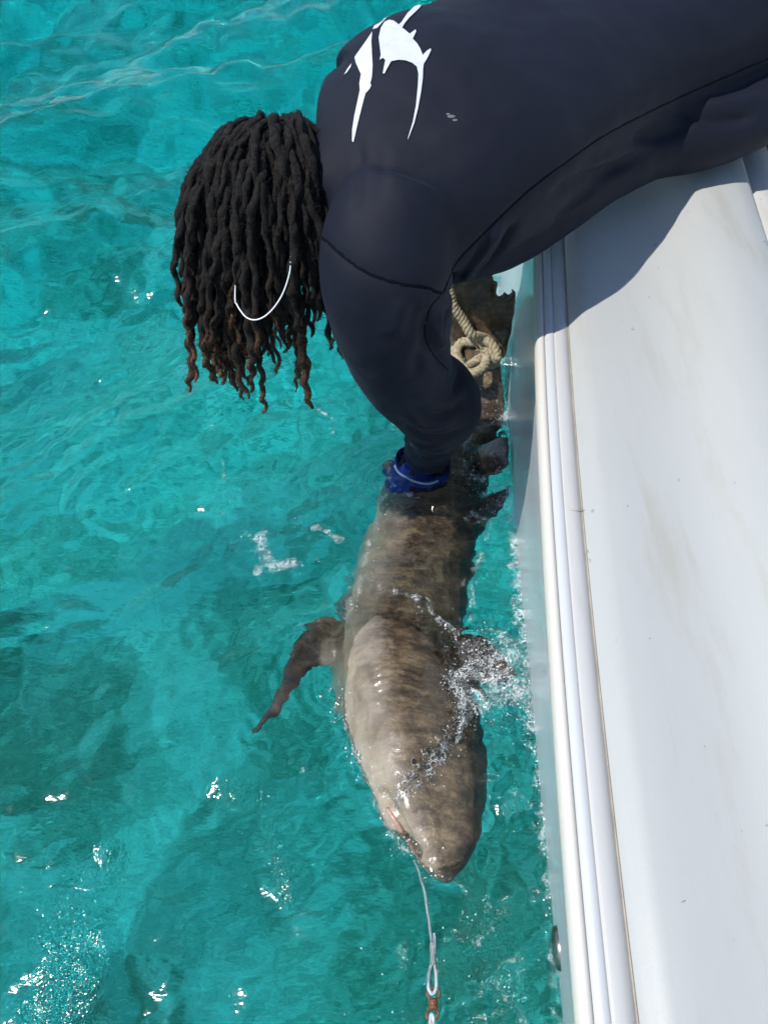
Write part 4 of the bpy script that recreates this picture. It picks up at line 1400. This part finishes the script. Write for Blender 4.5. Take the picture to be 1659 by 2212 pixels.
me.polygons.foreach_set('loop_start', np.concatenate([np.arange(nq) * 4, [nq * 4]]).astype(np.int32))
me.update(calc_edges=True)
me.validate()
me.shade_smooth()
me.materials.append(M_WATER)
attr(me, 'foam', np.concatenate([FO.ravel(), np.zeros(m_)]))
attr(me, 'gust', np.concatenate([CH.ravel(), np.zeros(m_)]))
sea = bpy.data.objects.new('sea', me); COL.objects.link(sea)
sea['kind'] = 'structure'


# ------------------------------------------------------------------ droplets and bubbles
def ico(r):
    bm = bmesh.new(); bmesh.ops.create_icosphere(bm, subdivisions=1, radius=r)
    v = [np.array(x.co) for x in bm.verts]; f = [tuple(x.index for x in q.verts) for q in bm.faces]
    bm.free(); return v, f


IV, IF = ico(1.0)
IV = np.array(IV)
SEA_BVH = None


def zsurf(x, y):
    i = np.clip(np.searchsorted(ys, y), 0, len(ys) - 1); j = np.clip(np.searchsorted(xs, x), 0, len(xs) - 1)
    return Z[i, j]


DV, DF = [], []
dr = np.random.default_rng(21)


def sprinkle(pl, w, n, h, r0, r1):
    L = px_line(pl, 40)
    for _ in range(n):
        p = L[dr.integers(len(L))] + dr.normal(size=2) * w
        r = r0 + (r1 - r0) * dr.random() ** 3
        z = zsurf(p[0], p[1]) + r * .3 + h * dr.random() ** 2.5
        s, _, i, t = SH_BVH.ray_cast(Vector((p[0], p[1], .6)), Vector((0, 0, -1)))
        if s is not None and s.z > z: z = s.z + r * .2
        q = len(DV) 
        sc_ = np.array([1, 1, .7 + .6 * dr.random()])
        base = sum(len(k) for k in DV)
        DV.append(IV * r * sc_ + np.array([p[0], p[1], z])); DF.extend([tuple(a + base for a in f) for f in IF])


sprinkle([(1000, 1400), (1060, 1440), (1110, 1500), (1140, 1550)], .034, 900, .05, .0005, .0022)
sprinkle([(960, 1470), (1000, 1550), (950, 1650), (860, 1740)], .016, 420, .014, .0005, .0020)
sprinkle([(1040, 880), (1085, 900), (1095, 850)], .022, 320, .03, .0005, .0020)
sprinkle([(1000, 1000), (1060, 1060), (1080, 1110)], .032, 300, .02, .0005, .0020)
sprinkle([(790, 1650), (830, 1740), (870, 1830), (960, 1900)], .012, 140, .006, .0007, .0024)
sprinkle([(720, 1480), (740, 1560), (780, 1660)], .012, 110, .006, .0008, .0030)
sprinkle([(1105, 900), (1110, 1150), (1130, 1400), (1150, 1600), (1170, 1800), (1195, 2100)], .008, 420, .012, .0007, .0022)
sprinkle([(860, 1060), (820, 1140), (780, 1260), (740, 1350)], .012, 110, .004, .0008, .0022)
sprinkle([(800, 860), (870, 910), (860, 1000)], .015, 60, .004, .0008, .0022)
sprinkle([(560, 1150), (600, 1215)], .05, 70, .001, .0008, .0022)
sprinkle([(490, 1000), (480, 1090)], .02, 30, .001, .0008, .0022)
sprinkle([(930, 1930), (900, 2050), (940, 2190)], .10, 90, .001, .0008, .0018)
sprinkle([(580, 1830), (610, 1900), (625, 1960)], .010, 80, .001, .0007, .0014)
NB = len(DV); k0 = int(NB * .55)
order = dr.permutation(NB)
def pick(ids):
    V_ = np.concatenate([DV[i] for i in ids]); n_ = len(IV)
    F_ = [tuple(a + q * n_ for a in f) for q in range(len(ids)) for f in IF]
    return V_, F_
drops = mk('spray', *pick(order[:k0]), M_DROP)
tag(drops, 'clear water droplets splashed around the shark', None, None, 'stuff')
bub = mk('bubbles', *pick(order[k0:]), M_BUB)
tag(bub, 'small white bubbles floating around the shark and the hull', None, None, 'stuff')
# thin torn sheets of water thrown up between the shark and the hull
sheets = []
def sheet(pl, h, lean, sd, on_body=False):
    n, m = 60, 14
    L = px_line(pl, n)
    T2 = np.gradient(L, axis=0); T2 /= np.linalg.norm(T2, axis=1, keepdims=True)
    nr2 = np.stack([-T2[:, 1], T2[:, 0]], 1)
    V, F = [], []
    for i in range(n):
        hh = h * (.35 + .9 * abs(mnoise.noise(Vector((i * .13, sd, 0)))) + .5 * abs(mnoise.noise(Vector((i * .5, sd, 3))))) * math.sin(math.pi * (i + .5) / n) ** .4
        zb = zsurf(*L[i]) - .004
        q, _, _, _ = SH_BVH.ray_cast(Vector((L[i][0], L[i][1], .6)), Vector((0, 0, -1)))
        if q is not None and q.z > zb: zb = q.z + .001
        for k in range(m):
            v = k / (m - 1)
            off = nr2[i] * (lean * v * hh / h * .06 + .006 * mnoise.noise(Vector((i * .3, v * 3, sd + 7))))
            z = zb + hh * math.sin(v * 2.0) / math.sin(1.57)
            if on_body:
                x_, y_ = L[i] + off
                q, _, _, _ = SH_BVH.ray_cast(Vector((x_, y_, .6)), Vector((0, 0, -1)))
                zz = max(zsurf(x_, y_), q.z if q is not None else -1)
                z = zz + .003 + hh * .25 * math.sin(v * 3.1) + .003 * mnoise.noise(Vector((i * .4, v * 5, sd)))
            V.append((*(L[i] + off), z))
    for i in range(n - 1):
        for k in range(m - 1): F.append((i * m + k, (i + 1) * m + k, (i + 1) * m + k + 1, i * m + k + 1))
    sheets.append((V, F))
sheet([(985, 1400), (1030, 1430), (1075, 1425), (1115, 1445)], .030, .9, 1.3)
sheet([(965, 1468), (1010, 1490), (1060, 1500), (1120, 1490)], .040, -.8, 4.7)
sheet([(1000, 1520), (1050, 1545), (1100, 1540), (1142, 1555)], .030, .7, 8.1)
sheet([(1080, 1380), (1105, 1430), (1125, 1500), (1140, 1560)], .045, .6, 11.9)
sheet([(1060, 1000), (1085, 1050), (1070, 1110), (1030, 1125)], .022, -.6, 15.3)
sheet([(1060, 830), (1085, 870), (1090, 920)], .022, .5, 19.3)
sheet([(960, 1470), (990, 1500), (1004, 1560), (985, 1620), (945, 1665), (900, 1705), (860, 1745)], .026, -.9, 23.0, True)
sheet([(955, 1620), (920, 1680), (880, 1715), (850, 1760)], .020, .8, 27.0, True)
spl = mk('splash', *join(*sheets), M_SHEET)
tag(spl, 'torn translucent sheets of splashing water between the shark and the hull', None, None, 'stuff')
